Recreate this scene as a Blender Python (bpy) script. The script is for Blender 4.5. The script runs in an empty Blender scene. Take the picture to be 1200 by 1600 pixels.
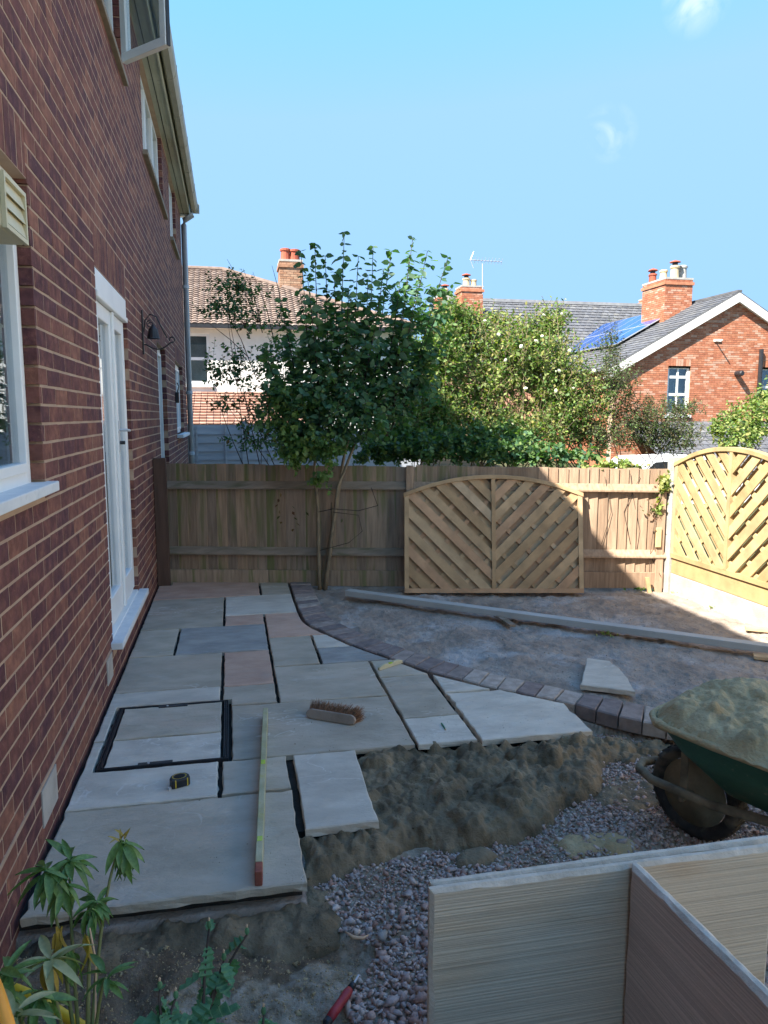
import bpy, bmesh, math, random
import numpy as np
from mathutils import Vector, Matrix, noise as mn
random.seed(7); rng = np.random.default_rng(7)
sc = bpy.context.scene
C = sc.collection

# ---------------------------------------------------------------- camera
F = 1150.; YAW = math.radians(11.72); PIT = math.radians(7.437)
CAM = np.array([0.70, 0.0, 1.55])
fw = np.array([math.sin(YAW)*math.cos(PIT), math.cos(YAW)*math.cos(PIT), -math.sin(PIT)])
rt = np.array([math.cos(YAW), -math.sin(YAW), 0.]); up = np.cross(rt, fw)
cd = bpy.data.cameras.new('camera'); cam = bpy.data.objects.new('camera', cd); C.objects.link(cam)
cd.sensor_fit = 'VERTICAL'; cd.sensor_height = 24; cd.lens = 24*F/1600; cd.clip_start = .05; cd.clip_end = 3000
m = Matrix.Identity(4)
for i in range(3):
    m[i][0] = rt[i]; m[i][1] = up[i]; m[i][2] = -fw[i]; m[i][3] = CAM[i]
cam.matrix_world = m
sc.camera = cam
# ---------------------------------------------------------------- light
SD = Vector((-1.0, -.62, 1.22)).normalized()
sun_el = math.asin(SD.z); sun_rot = math.atan2(SD.x, SD.y)
sl = bpy.data.lights.new('sun', 'SUN'); sl.energy = 4.5; sl.angle = math.radians(.53); sl.color = (1, .94, .84)
so = bpy.data.objects.new('sun', sl); C.objects.link(so)
so.rotation_euler = SD.to_track_quat('Z', 'Y').to_euler(); so.location = (-20, -12, 27)
w = bpy.data.worlds.new('World'); sc.world = w; w.use_nodes = True
nt = w.node_tree; nt.nodes.clear()
N = nt.nodes.new; LK = nt.links.new
sky = N('ShaderNodeTexSky'); sky.sky_type = 'NISHITA'; sky.sun_disc = False
sky.sun_elevation = sun_el; sky.sun_rotation = sun_rot; sky.air_density = 1.0; sky.dust_density = .1; sky.ozone_density = 1.0
bg = N('ShaderNodeBackground'); bg.inputs[1].default_value = .15
# two wisps of cloud, placed in the sky by direction
tc = N('ShaderNodeTexCoord')
def cloud_mask(px, py, r, seed):
    d = (px-600)/F*rt-(py-800)/F*up+fw; d = d/np.linalg.norm(d)
    mp = N('ShaderNodeMapping'); mp.inputs[3].default_value = (1, 1, 1.0); LK(tc.outputs['Generated'], mp.inputs[0])
    ns = N('ShaderNodeTexNoise'); ns.inputs['Scale'].default_value = 22; ns.inputs['Detail'].default_value = 7; ns.inputs['Distortion'].default_value = 1.2
    LK(mp.outputs[0], ns.inputs['Vector'])
    dt = N('ShaderNodeVectorMath'); dt.operation = 'DISTANCE'; dt.inputs[1].default_value = tuple(d); LK(tc.outputs['Generated'], dt.inputs[0])
    fall = N('ShaderNodeMapRange'); fall.inputs[1].default_value = 0; fall.inputs[2].default_value = r; fall.inputs[3].default_value = 1; fall.inputs[4].default_value = 0
    LK(dt.outputs['Value'], fall.inputs[0])
    nr = N('ShaderNodeMapRange'); nr.inputs[1].default_value = .42; nr.inputs[2].default_value = .75; LK(ns.outputs[0], nr.inputs[0])
    mu = N('ShaderNodeMath'); mu.operation = 'MULTIPLY'; LK(fall.outputs[0], mu.inputs[0]); LK(nr.outputs[0], mu.inputs[1])
    return mu
c1 = cloud_mask(1088, 2, .036, 1); c2 = cloud_mask(952, 208, .034, 2)
c2s = N('ShaderNodeMath'); c2s.operation = 'MULTIPLY'; c2s.inputs[1].default_value = .55; LK(c2.outputs[0], c2s.inputs[0])
ad = N('ShaderNodeMath'); ad.operation = 'ADD'; LK(c1.outputs[0], ad.inputs[0]); LK(c2s.outputs[0], ad.inputs[1])
mx = N('ShaderNodeMixRGB'); mx.inputs[2].default_value = (2.4, 2.6, 2.8, 1); hs = N('ShaderNodeHueSaturation'); hs.inputs[1].default_value = 1.08; hs.inputs[0].default_value = .495; LK(sky.outputs[0], hs.inputs['Color']); tn = N('ShaderNodeMixRGB'); tn.blend_type = 'MULTIPLY'; tn.inputs[0].default_value = 1; tn.inputs[2].default_value = (.60, .78, .96, 1); LK(hs.outputs[0], tn.inputs[1])
cpn = N('ShaderNodeMixRGB'); cpn.blend_type = 'DARKEN'; cpn.inputs[0].default_value = 1; cpn.inputs[2].default_value = (.80, 1.44, 2.3, 1); LK(tn.outputs[0], cpn.inputs[1]); LK(cpn.outputs[0], mx.inputs[1]); LK(ad.outputs[0], mx.inputs[0])
LK(mx.outputs[0], bg.inputs[0])
wo = N('ShaderNodeOutputWorld'); LK(bg.outputs[0], wo.inputs[0])
vs = sc.view_settings; vs.view_transform = 'Standard'; vs.look = 'None'; vs.gamma = 1; vs.use_curve_mapping = False; vs.exposure = 1.8
sc.cycles.max_bounces = 7; sc.cycles.transparent_max_bounces = 12; sc.cycles.diffuse_bounces = 4

# ---------------------------------------------------------------- pixel rays to points in the place
def ray(x, y): return (x-600)/F*rt-(y-800)/F*up+fw
def G(x, y, z=0.):
    d = ray(x, y); return CAM+(z-CAM[2])/d[2]*d
def Wl(x, y, X=0.):
    d = ray(x, y); return CAM+(X-CAM[0])/d[0]*d
def D(x, y, Y):
    d = ray(x, y); return CAM+(Y-CAM[1])/d[1]*d
def pr(p):
    q = np.asarray(p, float)-CAM; ww = q@fw
    return 600+F*(q@rt)/ww, 800-F*(q@up)/ww, ww

# ---------------------------------------------------------------- materials
def mat(name, cols, scale=6., detail=6., rough=.85, bump=.3, bscale=None, rnd=None, rndmix=.7, stretch=(1, 1, 1), spec=.3, metal=0.,
        val=.0, spots=None, veins=None, transl=0., bdist=.01, contrast=(.3, .7), wave=None, zones=None, spots2=None):
    """cols: ramp over noise; rnd: per-piece base colours (random per object and per island)."""
    M = bpy.data.materials.new(name); M.use_nodes = True; t = M.node_tree; t.nodes.clear()
    n = t.nodes.new; L = t.links.new
    out = n('ShaderNodeOutputMaterial'); b = n('ShaderNodeBsdfPrincipled'); L(b.outputs[0], out.inputs[0])
    b.inputs['Roughness'].default_value = rough; b.inputs['Metallic'].default_value = metal; b.inputs['Specular IOR Level'].default_value = spec
    co = n('ShaderNodeTexCoord'); mp = n('ShaderNodeMapping'); mp.inputs[3].default_value = stretch; L(co.outputs['Object'], mp.inputs[0])
    oi = n('ShaderNodeObjectInfo'); ge = n('ShaderNodeNewGeometry')
    a = n('ShaderNodeMath'); a.operation = 'ADD'; L(oi.outputs['Random'], a.inputs[0]); L(ge.outputs['Random Per Island'], a.inputs[1])
    fr = n('ShaderNodeMath'); fr.operation = 'FRACT'; L(a.outputs[0], fr.inputs[0])
    w4 = n('ShaderNodeMath'); w4.operation = 'MULTIPLY'; w4.inputs[1].default_value = 37.; L(fr.outputs[0], w4.inputs[0])
    def noise(s, d, dist=0., rough_=.55, src=mp):
        x = n('ShaderNodeTexNoise'); x.noise_dimensions = '4D'; x.inputs['Scale'].default_value = s; x.inputs['Detail'].default_value = d
        x.inputs['Distortion'].default_value = dist; x.inputs['Roughness'].default_value = rough_
        L(src.outputs[0], x.inputs['Vector'])
        if rnd is not None or val: L(w4.outputs[0], x.inputs['W'])
        return x
    def ramp(src, cs, lo, hi, const=False):
        r = n('ShaderNodeValToRGB'); e = r.color_ramp.elements
        if const: r.color_ramp.interpolation = 'CONSTANT'
        for i, c in enumerate(cs):
            p = lo+(hi-lo)*i/max(1, len(cs)-(0 if const else 1))
            if i < 2: e[i].position = p; e[i].color = (*c, 1)
            else: q = e.new(p); q.color = (*c, 1)
        L(src.outputs[0], r.inputs[0]); return r
    def mixc(fac, A, B, mode='MIX'):
        x = n('ShaderNodeMixRGB'); x.blend_type = mode
        if isinstance(fac, float): x.inputs[0].default_value = fac
        else: L(fac.outputs[0], x.inputs[0])
        for i, s in ((1, A), (2, B)):
            if isinstance(s, tuple): x.inputs[i].default_value = (*s, 1)
            else: L(s.outputs[0], x.inputs[i])
        return x
    n1 = noise(scale, detail)
    col = ramp(n1, cols, *contrast)
    if rnd:
        rc = ramp(fr, rnd, 0, 1, True); col = mixc(rndmix, col, rc)
        n2 = noise(scale*2.3, 5); sh = ramp(n2, [(.72, .72, .72), (1.25, 1.25, 1.25)], .3, .7); col = mixc(1., col, sh, 'MULTIPLY')
    if val:
        hv = n('ShaderNodeMapRange'); hv.inputs[3].default_value = 1-val; hv.inputs[4].default_value = 1+val; L(fr.outputs[0], hv.inputs[0])
        col = mixc(1., col, hv, 'MULTIPLY')
    for sp in (spots, spots2):
        if sp:                                   # (colour, scale, threshold, amount)
            s = noise(sp[1], 4, .4); r = n('ShaderNodeMapRange'); r.inputs[1].default_value = sp[2]; r.inputs[2].default_value = sp[2]+.12; r.inputs[4].default_value = sp[3]
            L(s.outputs[0], r.inputs[0]); col = mixc(r, col, sp[0])
    if veins:                                    # (colour, scale, width, amount)
        s = noise(veins[1], 3, 1.4); sb = n('ShaderNodeMath'); sb.operation = 'SUBTRACT'; sb.inputs[1].default_value = .5; L(s.outputs[0], sb.inputs[0])
        ab = n('ShaderNodeMath'); ab.operation = 'ABSOLUTE'; L(sb.outputs[0], ab.inputs[0])
        r = n('ShaderNodeMapRange'); r.inputs[1].default_value = 0; r.inputs[2].default_value = veins[2]; r.inputs[3].default_value = veins[3]; r.inputs[4].default_value = 0
        L(ab.outputs[0], r.inputs[0])
        s2 = noise(veins[1]*.7, 2); r2 = n('ShaderNodeMapRange'); r2.inputs[1].default_value = .5; r2.inputs[2].default_value = .65; L(s2.outputs[0], r2.inputs[0])
        mu = n('ShaderNodeMath'); mu.operation = 'MULTIPLY'; L(r.outputs[0], mu.inputs[0]); L(r2.outputs[0], mu.inputs[1])
        col = mixc(mu, col, veins[0])
    if zones:                                    # vertex-colour masks of what the ground is made of: list of (channel, ramp cols, scale)
        vc = n('ShaderNodeVertexColor'); vc.layer_name = 'zone'; se = n('ShaderNodeSeparateColor'); L(vc.outputs[0], se.inputs[0])
        for ch, cs, s_ in zones:
            zn = noise(s_, 8, .3); zc = ramp(zn, cs, .32, .68)
            x = n('ShaderNodeMixRGB'); L(se.outputs[ch], x.inputs[0]); L(col.outputs[0], x.inputs[1]); L(zc.outputs[0], x.inputs[2]); col = x
    L(col.outputs[0], b.inputs['Base Color'])
    if bump:
        bn = noise(bscale or scale*5, 6, 0, .62); bp = n('ShaderNodeBump'); bp.inputs['Strength'].default_value = bump; bp.inputs['Distance'].default_value = bdist
        L(bn.outputs[0], bp.inputs['Height']); last = bp
        if wave:                                  # sawn lines: (direction mapping, scale, strength)
            mw = n('ShaderNodeMapping'); mw.inputs[3].default_value = wave[0]; L(co.outputs['Object'], mw.inputs[0])
            wn = n('ShaderNodeTexNoise'); wn.inputs['Scale'].default_value = wave[1]; wn.inputs['Detail'].default_value = 3; L(mw.outputs[0], wn.inputs['Vector'])
            bw = n('ShaderNodeBump'); bw.inputs['Strength'].default_value = wave[2]; bw.inputs['Distance'].default_value = .004
            L(wn.outputs[0], bw.inputs['Height']); L(bp.outputs[0], bw.inputs['Normal']); last = bw
            wr = ramp(wn, [(.82, .82, .83), (1.12, 1.11, 1.10)], .36, .64); cc = mixc(1., col, wr, 'MULTIPLY'); L(cc.outputs[0], b.inputs['Base Color'])
        L(last.outputs[0], b.inputs['Normal'])
    if transl:
        tr = n('ShaderNodeBsdfTranslucent'); br = n('ShaderNodeMixRGB'); br.blend_type = 'MULTIPLY'; br.inputs[0].default_value = 1
        br.inputs[2].default_value = (1.5, 1.9, .5, 1); L(col.outputs[0], br.inputs[1]); L(br.outputs[0], tr.inputs[0])
        ms = n('ShaderNodeMixShader'); ms.inputs[0].default_value = transl; L(b.outputs[0], ms.inputs[1]); L(tr.outputs[0], ms.inputs[2]); L(ms.outputs[0], out.inputs[0])
    return M
def glass_mat(name, tint=(.75, .82, .85), base=.25):
    M = bpy.data.materials.new(name); M.use_nodes = True; t = M.node_tree; t.nodes.clear(); n = t.nodes.new; L = t.links.new
    out = n('ShaderNodeOutputMaterial'); tr = n('ShaderNodeBsdfTransparent'); tr.inputs[0].default_value = (*tint, 1)
    gl = n('ShaderNodeBsdfGlossy'); gl.inputs['Roughness'].default_value = .02; gl.inputs[0].default_value = (.95, .97, 1, 1)
    lw = n('ShaderNodeLayerWeight'); pw = n('ShaderNodeMath'); pw.operation = 'POWER'; pw.inputs[1].default_value = 3.2; L(lw.outputs['Facing'], pw.inputs[0]); fr = n('ShaderNodeMapRange'); fr.inputs[3].default_value = .09; fr.inputs[4].default_value = .95; L(pw.outputs[0], fr.inputs[0]); ms = n('ShaderNodeMixShader')
    L(fr.outputs[0], ms.inputs[0]); L(tr.outputs[0], ms.inputs[1]); L(gl.outputs[0], ms.inputs[2]); L(ms.outputs[0], out.inputs[0])
    return M

m_brick = mat('house_brick', [(.07, .028, .036), (.15, .06, .05), (.34, .155, .10)], 13, 7, .9, .5, 90, contrast=(.34, .68),
              rnd=[(.085, .033, .04), (.14, .054, .05), (.23, .095, .065), (.1, .04, .046), (.29, .13, .085), (.16, .064, .054), (.09, .038, .05), (.2, .08, .06), (.115, .044, .046)], rndmix=.55, spots=((.36, .22, .15), 60, .62, .4))
m_mortar = mat('wall_mortar', [(.37, .255, .185), (.49, .355, .255)], 7, 8, .95, .6, 120, spots=((.34, .23, .17), 3, .58, .4))
m_white = mat('white_pvc', [(.74, .76, .76), (.82, .83, .82)], 5, 4, .38, .03, 30, spec=.5, spots=((.5, .5, .46), 9, .66, .3))
m_whitep = mat('white_render', [(.66, .65, .62), (.78, .77, .73)], 3, 5, .9, .2, 40)
m_cream = mat('cream_plastic', [(.52, .47, .30), (.64, .58, .40)], 9, 5, .5, .05, 30, spots=((.25, .22, .15), 25, .62, .4))
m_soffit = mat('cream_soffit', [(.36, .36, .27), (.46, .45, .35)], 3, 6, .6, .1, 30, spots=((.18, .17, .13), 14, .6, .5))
m_gutter = mat('grey_gutter', [(.30, .29, .24), (.42, .40, .33)], 5, 6, .6, .1, 30)
m_pipe = mat('grey_blue_downpipe', [(.42, .46, .50), (.5, .54, .57)], 4, 4, .45, .03)
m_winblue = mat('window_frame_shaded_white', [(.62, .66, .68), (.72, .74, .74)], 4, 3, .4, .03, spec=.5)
m_glass = glass_mat('window_glass')
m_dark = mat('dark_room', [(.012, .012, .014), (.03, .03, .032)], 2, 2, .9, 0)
m_curtain = mat('curtain_cloth', [(.20, .22, .22), (.34, .36, .36)], 3, 3, .9, .1)
m_black = mat('black_metal', [(.012, .012, .015), (.03, .03, .034)], 20, 5, .45, .1, 60, spec=.5)
m_rubber = mat('black_rubber', [(.02, .02, .02), (.045, .042, .038)], 25, 6, .8, .4, 90, spots=((.2, .17, .12), 7, .5, .7))
m_sill = mat('white_sill_stone', [(.58, .61, .63), (.72, .73, .73)], 12, 6, .6, .1, 60, spots=((.42, .44, .44), 30, .6, .4))
m_dsill = mat('brown_tile_sill', [(.20, .17, .13), (.28, .24, .19)], 9, 5, .85, .2, 60)
SL = dict(scale=5.5, detail=12, rough=.75, bump=.85, bscale=15, bdist=.014, contrast=(.36, .64), val=.10)
m_sgrey = mat('grey_green_sandstone', [(.40, .345, .265), (.53, .455, .36)], stretch=(.8, 1.5, 1), veins=((.66, .61, .53), 3., .014, .7), spots=((.46, .36, .28), 2.2, .56, .5), spots2=((.50, .48, .43), 3.5, .6, .4), **SL)
m_spink = mat('pink_sandstone', [(.48, .305, .225), (.58, .395, .30)], stretch=(.9, 1.6, 1), veins=((.68, .52, .43), 3.4, .016, .7), spots=((.40, .34, .29), 2.6, .56, .5), **SL)
m_sblue = mat('blue_grey_sandstone', [(.27, .265, .25), (.38, .37, .345)], stretch=(1, 2.2, 1), veins=((.5, .5, .5), 3.1, .01, .45), spots=((.38, .4, .42), 2.4, .58, .5), **SL)
m_spale = mat('pale_dusty_sandstone', [(.50, .445, .37), (.65, .585, .49)], stretch=(.8, 1.7, 1), veins=((.78, .74, .68), 3.3, .014, .7), spots=((.26, .25, .23), 2.5, .6, .5), **SL)
m_sedge = mat('riven_slab_edge', [(.46, .41, .34), (.68, .61, .52)], 16, 7, .85, .6, 60, bdist=.01)
m_block = mat('block_paver', [(.2, .16, .15), (.36, .3, .27)], 9, 7, .9, .5, 110, rnd=[(.24, .18, .165), (.36, .29, .25), (.18, .145, .14), (.46, .39, .33), (.29, .23, .2), (.52, .44, .37)], rndmix=.65, spots=((.34, .31, .29), 14, .58, .4))
m_ground = mat('garden_ground', [(.25, .2, .165), (.42, .355, .30)], 5, 12, .97, .9, 55, bdist=.02, contrast=(.32, .66), spots=((.5, .475, .46), 2.1, .53, .85), spots2=((.12, .09, .07), 6, .6, .45),
               zones=[(1, [(.17, .13, .08), (.33, .275, .2), (.44, .39, .32)], 24), (2, [(.10, .072, .046), (.24, .175, .115)], 14)])
m_mort = mat('wet_mortar', [(.10, .08, .05), (.30, .235, .15)], 7, 9, .85, .9, 70, bdist=.012, contrast=(.35, .7), spots=((.24, .2, .13), 4, .58, .6))
m_bed = mat('dark_joint_bed', [(.02, .018, .016), (.05, .045, .04)], 9, 5, .95, .5, 60)
m_sand = mat('sandy_mortar', [(.36, .265, .14), (.56, .44, .26)], 9, 9, .95, .9, 90, bdist=.01, spots=((.2, .155, .09), 8, .56, .6))
m_stone = mat('gravel_stone', [(.25, .2, .19), (.42, .35, .33)], 14, 6, .88, .4, 90, rnd=[(.52, .37, .31), (.40, .35, .33), (.58, .47, .42), (.38, .23, .18), (.46, .40, .38), (.64, .56, .5), (.45, .31, .26), (.5, .46, .44)], rndmix=.75)
m_clod = mat('soil_clod', [(.18, .14, .1), (.32, .26, .2)], 30, 5, .95, .5, 90, rnd=[(.22, .17, .125), (.3, .24, .19), (.48, .42, .37), (.2, .15, .11)], rndmix=.6)
WD = dict(detail=8, rough=.85, bump=.35, bscale=30, stretch=(8, 8, .7))
m_fence = mat('weathered_fence_board', [(.19, .135, .09), (.38, .28, .2)], 2.2, rnd=[(.34, .235, .155), (.42, .30, .205), (.28, .205, .15), (.46, .31, .2), (.35, .255, .185)], rndmix=.72, spots=((.14, .165, .05), 1.3, .5, .75), spots2=((.08, .06, .045), 3, .62, .6), **WD)
m_fencel = mat('pale_fence_board', [(.26, .17, .11), (.42, .29, .195)], 2.2, rnd=[(.36, .25, .165), (.43, .305, .21), (.31, .21, .14), (.4, .28, .19)], rndmix=.55, spots2=((.18, .12, .08), 4, .66, .5), **WD)
m_rail = mat('fence_rail_wood', [(.18, .14, .1), (.33, .26, .2)], 2.2, 8, .88, .35, 30, stretch=(.7, 8, 8), spots=((.09, .1, .04), 1.4, .55, .6))
m_post = mat('dark_brown_post', [(.07, .042, .032), (.14, .085, .062)], 2.2, **WD)
m_new = mat('new_softwood', [(.38, .235, .12), (.58, .41, .24)], 2.4, 9, .7, .2, 30, stretch=(1, 1, 1), rnd=[(.5, .34, .19), (.58, .41, .24), (.42, .27, .14), (.6, .44, .28), (.5, .29, .17)], rndmix=.65, spots=((.3, .16, .07), 9, .68, .7))
m_new2 = mat('pale_new_softwood', [(.40, .28, .13), (.54, .41, .22)], 2.4, 9, .7, .2, 30, rnd=[(.48, .35, .19), (.53, .4, .22), (.42, .29, .14), (.49, .37, .2)], rndmix=.5, spots=((.4, .25, .12), 8, .66, .6))
m_conc = mat('concrete', [(.34, .32, .29), (.48, .46, .42)], 9, 8, .92, .5, 110)
m_beam = mat('grey_primed_board', [(.37, .37, .355), (.5, .49, .46)], 3, 7, .75, .15, 40, spots=((.2, .19, .16), 6, .6, .5))
m_leaf_d = mat('dark_leaf', [(.04, .10, .05), (.08, .16, .06)], 3, 3, .55, 0, rnd=[(.06, .14, .08), (.085, .19, .09), (.12, .22, .075), (.07, .155, .10)], rndmix=.7, spec=.45, transl=.28)
m_leaf_m = mat('mid_leaf', [(.05, .11, .03), (.11, .18, .045)], 3, 3, .6, 0, rnd=[(.07, .15, .04), (.12, .21, .06), (.17, .26, .07), (.21, .28, .09), (.09, .17, .05)], rndmix=.7, spec=.4, transl=.3)
m_leaf_y = mat('yellow_green_leaf', [(.14, .2, .05), (.25, .28, .07)], 3, 3, .6, 0, rnd=[(.2, .29, .07), (.28, .35, .1), (.36, .36, .13), (.24, .3, .1), (.38, .32, .12)], rndmix=.7, spec=.4, transl=.3)
m_leaf_g = mat('grey_green_leaf', [(.07, .09, .045), (.13, .14, .07)], 3, 3, .65, 0, rnd=[(.07, .1, .045), (.1, .12, .06), (.13, .13, .08), (.14, .1, .05)], rndmix=.7, transl=.25)
m_leaf_r = mat('rust_leaf', [(.10, .045, .025), (.17, .09, .04)], 3, 3, .7, 0, rnd=[(.1, .04, .025), (.16, .1, .04), (.05, .07, .03), (.07, .09, .03)], rndmix=.8, transl=.2)
m_pier = mat('glossy_plant_leaf', [(.09, .18, .045), (.17, .28, .08)], 5, 3, .42, .1, 40, rnd=[(.09, .18, .045), (.13, .23, .06), (.17, .28, .08), (.08, .16, .045)], rndmix=.6, spec=.5, transl=.2)
m_pierp = mat('pale_plant_leaf', [(.3, .33, .16), (.45, .44, .24)], 5, 3, .45, .1, 40, val=.2, spec=.5, transl=.2)
m_piery = mat('yellowing_plant_leaf', [(.38, .26, .05), (.5, .36, .09)], 5, 3, .5, .1, 40, val=.2, transl=.2, spots=((.12, .18, .05), 9, .58, .6))
m_this = mat('blue_green_weed_leaf', [(.07, .19, .10), (.15, .29, .15)], 6, 4, .6, .3, 40, val=.2, transl=.2, spots=((.16, .26, .08), 7, .6, .5))
m_stem = mat('green_stem', [(.13, .16, .05), (.22, .22, .09)], 8, 3, .7, .1)
m_bark = mat('pale_bark', [(.17, .13, .085), (.29, .23, .15)], 9, 5, .9, .4, 60)
m_twig = mat('dark_twig', [(.04, .03, .025), (.09, .07, .055)], 9, 4, .9, .2)
m_flower = mat('white_petal', [(.75, .72, .68), (.85, .82, .78)], 5, 3, .7, 0, transl=.2)
m_tile = mat('concrete_roof_tile', [(.17, .12, .1), (.30, .23, .19)], 3, 6, .95, .3, 40, rnd=[(.22, .16, .13), (.27, .21, .17), (.19, .14, .115), (.33, .26, .22)], rndmix=.6)
m_tile2 = mat('red_roof_tile', [(.30, .13, .085), (.45, .24, .17)], 3, 6, .95, .3, 40, rnd=[(.33, .19, .14), (.4, .25, .19), (.28, .16, .12), (.43, .3, .24)], rndmix=.6)
m_slate = mat('roof_slate', [(.09, .095, .11), (.17, .17, .18)], 2, 6, .8, .2, 40, rnd=[(.1, .105, .12), (.14, .145, .16), (.17, .17, .17), (.12, .12, .125)], rndmix=.6, spots=((.2, .18, .12), 2, .6, .4))
m_rbrick = mat('orange_brick', [(.35, .115, .055), (.5, .2, .1)], 4, 6, .92, .3, 60, rnd=[(.42, .16, .09), (.48, .2, .115), (.37, .135, .08), (.52, .26, .17), (.44, .17, .1), (.56, .36, .27)], rndmix=.7)
m_rmort = mat('pale_mortar', [(.48, .33, .24), (.6, .44, .34)], 5, 5, .95, .2)
m_cbrick = mat('chimney_tan_brick', [(.3, .16, .1), (.42, .26, .17)], 4, 6, .92, .3, 60, rnd=[(.33, .17, .1), (.42, .26, .17), (.26, .15, .1), (.45, .3, .2)], rndmix=.7)
m_pot = mat('terracotta_pot', [(.33, .075, .045), (.42, .12, .07)], 4, 4, .8, .1, val=.12)
m_poty = mat('buff_pot', [(.5, .38, .22), (.62, .5, .33)], 4, 4, .8, .1, val=.1)
m_lead = mat('grey_lead', [(.22, .22, .23), (.36, .36, .36)], 4, 4, .6, .1)
m_solar = mat('solar_cell', [(.006, .05, .22), (.015, .09, .32)], 1.2, 3, .16, 0, spec=.7)
m_alu = mat('aluminium', [(.55, .56, .58), (.65, .66, .67)], 4, 3, .4, 0, metal=.5)
m_lap = mat('painted_lap_fence', [(.30, .32, .37), (.46, .48, .52)], 2.4, 7, .85, .3, 30, stretch=(.8, 8, 6))
m_green = mat('green_paint_steel', [(.018, .085, .048), (.032, .14, .08)], 8, 6, .45, .15, 40, spec=.5, spots=((.3, .28, .19), 38, .62, .8), spots2=((.26, .225, .14), 5, .54, .75))
m_tube = mat('muddy_steel_tube', [(.06, .055, .042), (.34, .29, .19)], 9, 7, .85, .6, 60)
m_rim = mat('muddy_wheel_rim', [(.18, .155, .10), (.34, .29, .19)], 8, 7, .9, .5, 60)
m_bris = mat('brown_bristle', [(.16, .065, .03), (.30, .15, .075)], 6, 3, .8, 0, val=.3)
m_oldwd = mat('worn_broom_wood', [(.24, .19, .15), (.38, .3, .24)], 8, 6, .9, .4, 60)
m_level = mat('mortar_stained_level', [(.33, .31, .17), (.52, .49, .32)], 9, 8, .8, .4, 80, spots=((.45, .42, .15), 14, .58, .6))
m_lime = mat('lime_vial', [(.4, .55, .05), (.5, .65, .1)], 5, 2, .2, 0)
m_redw = mat('brick_red_cap', [(.25, .07, .05), (.34, .12, .08)], 20, 5, .8, .3)
m_red = mat('red_handle', [(.30, .02, .03), (.42, .04, .045)], 12, 5, .45, .1, spec=.5, spots=((.3, .2, .18), 20, .6, .5))
m_yel = mat('yellow_plastic', [(.62, .42, .02), (.75, .55, .05)], 8, 3, .4, .05, spec=.5)
m_org = mat('orange_plastic', [(.75, .3, .03), (.85, .38, .06)], 8, 3, .4, .05)
m_gpen = mat('green_pencil', [(.01, .16, .09), (.02, .22, .12)], 8, 3, .4, 0)
m_car = mat('white_car_paint', [(.75, .76, .78), (.82, .82, .83)], 1, 2, .25, 0, spec=.6)
m_lawn = mat('far_ground', [(.04, .06, .02), (.10, .1, .05)], 2, 8, .95, .5, 30)
m_saw1 = mat('sawn_sandstone_face', [(.50, .425, .33), (.61, .53, .42)], 2.4, 7, .85, .2, 60, stretch=(1, 1, 3), wave=((.12, .12, 36), 5, .75), spots=((.46, .33, .21), 1.8, .56, .6))
m_saw2 = mat('sawn_grey_sandstone_face', [(.50, .43, .395), (.61, .535, .49)], 2.4, 7, .85, .2, 60, stretch=(1, 1, 3), wave=((.25, .25, 42), 5, .6), spots=((.16, .16, .16), 4, .66, .5))
m_chip = mat('pale_wood_chip', [(.55, .36, .22), (.68, .48, .32)], 9, 4, .8, .1)

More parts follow.
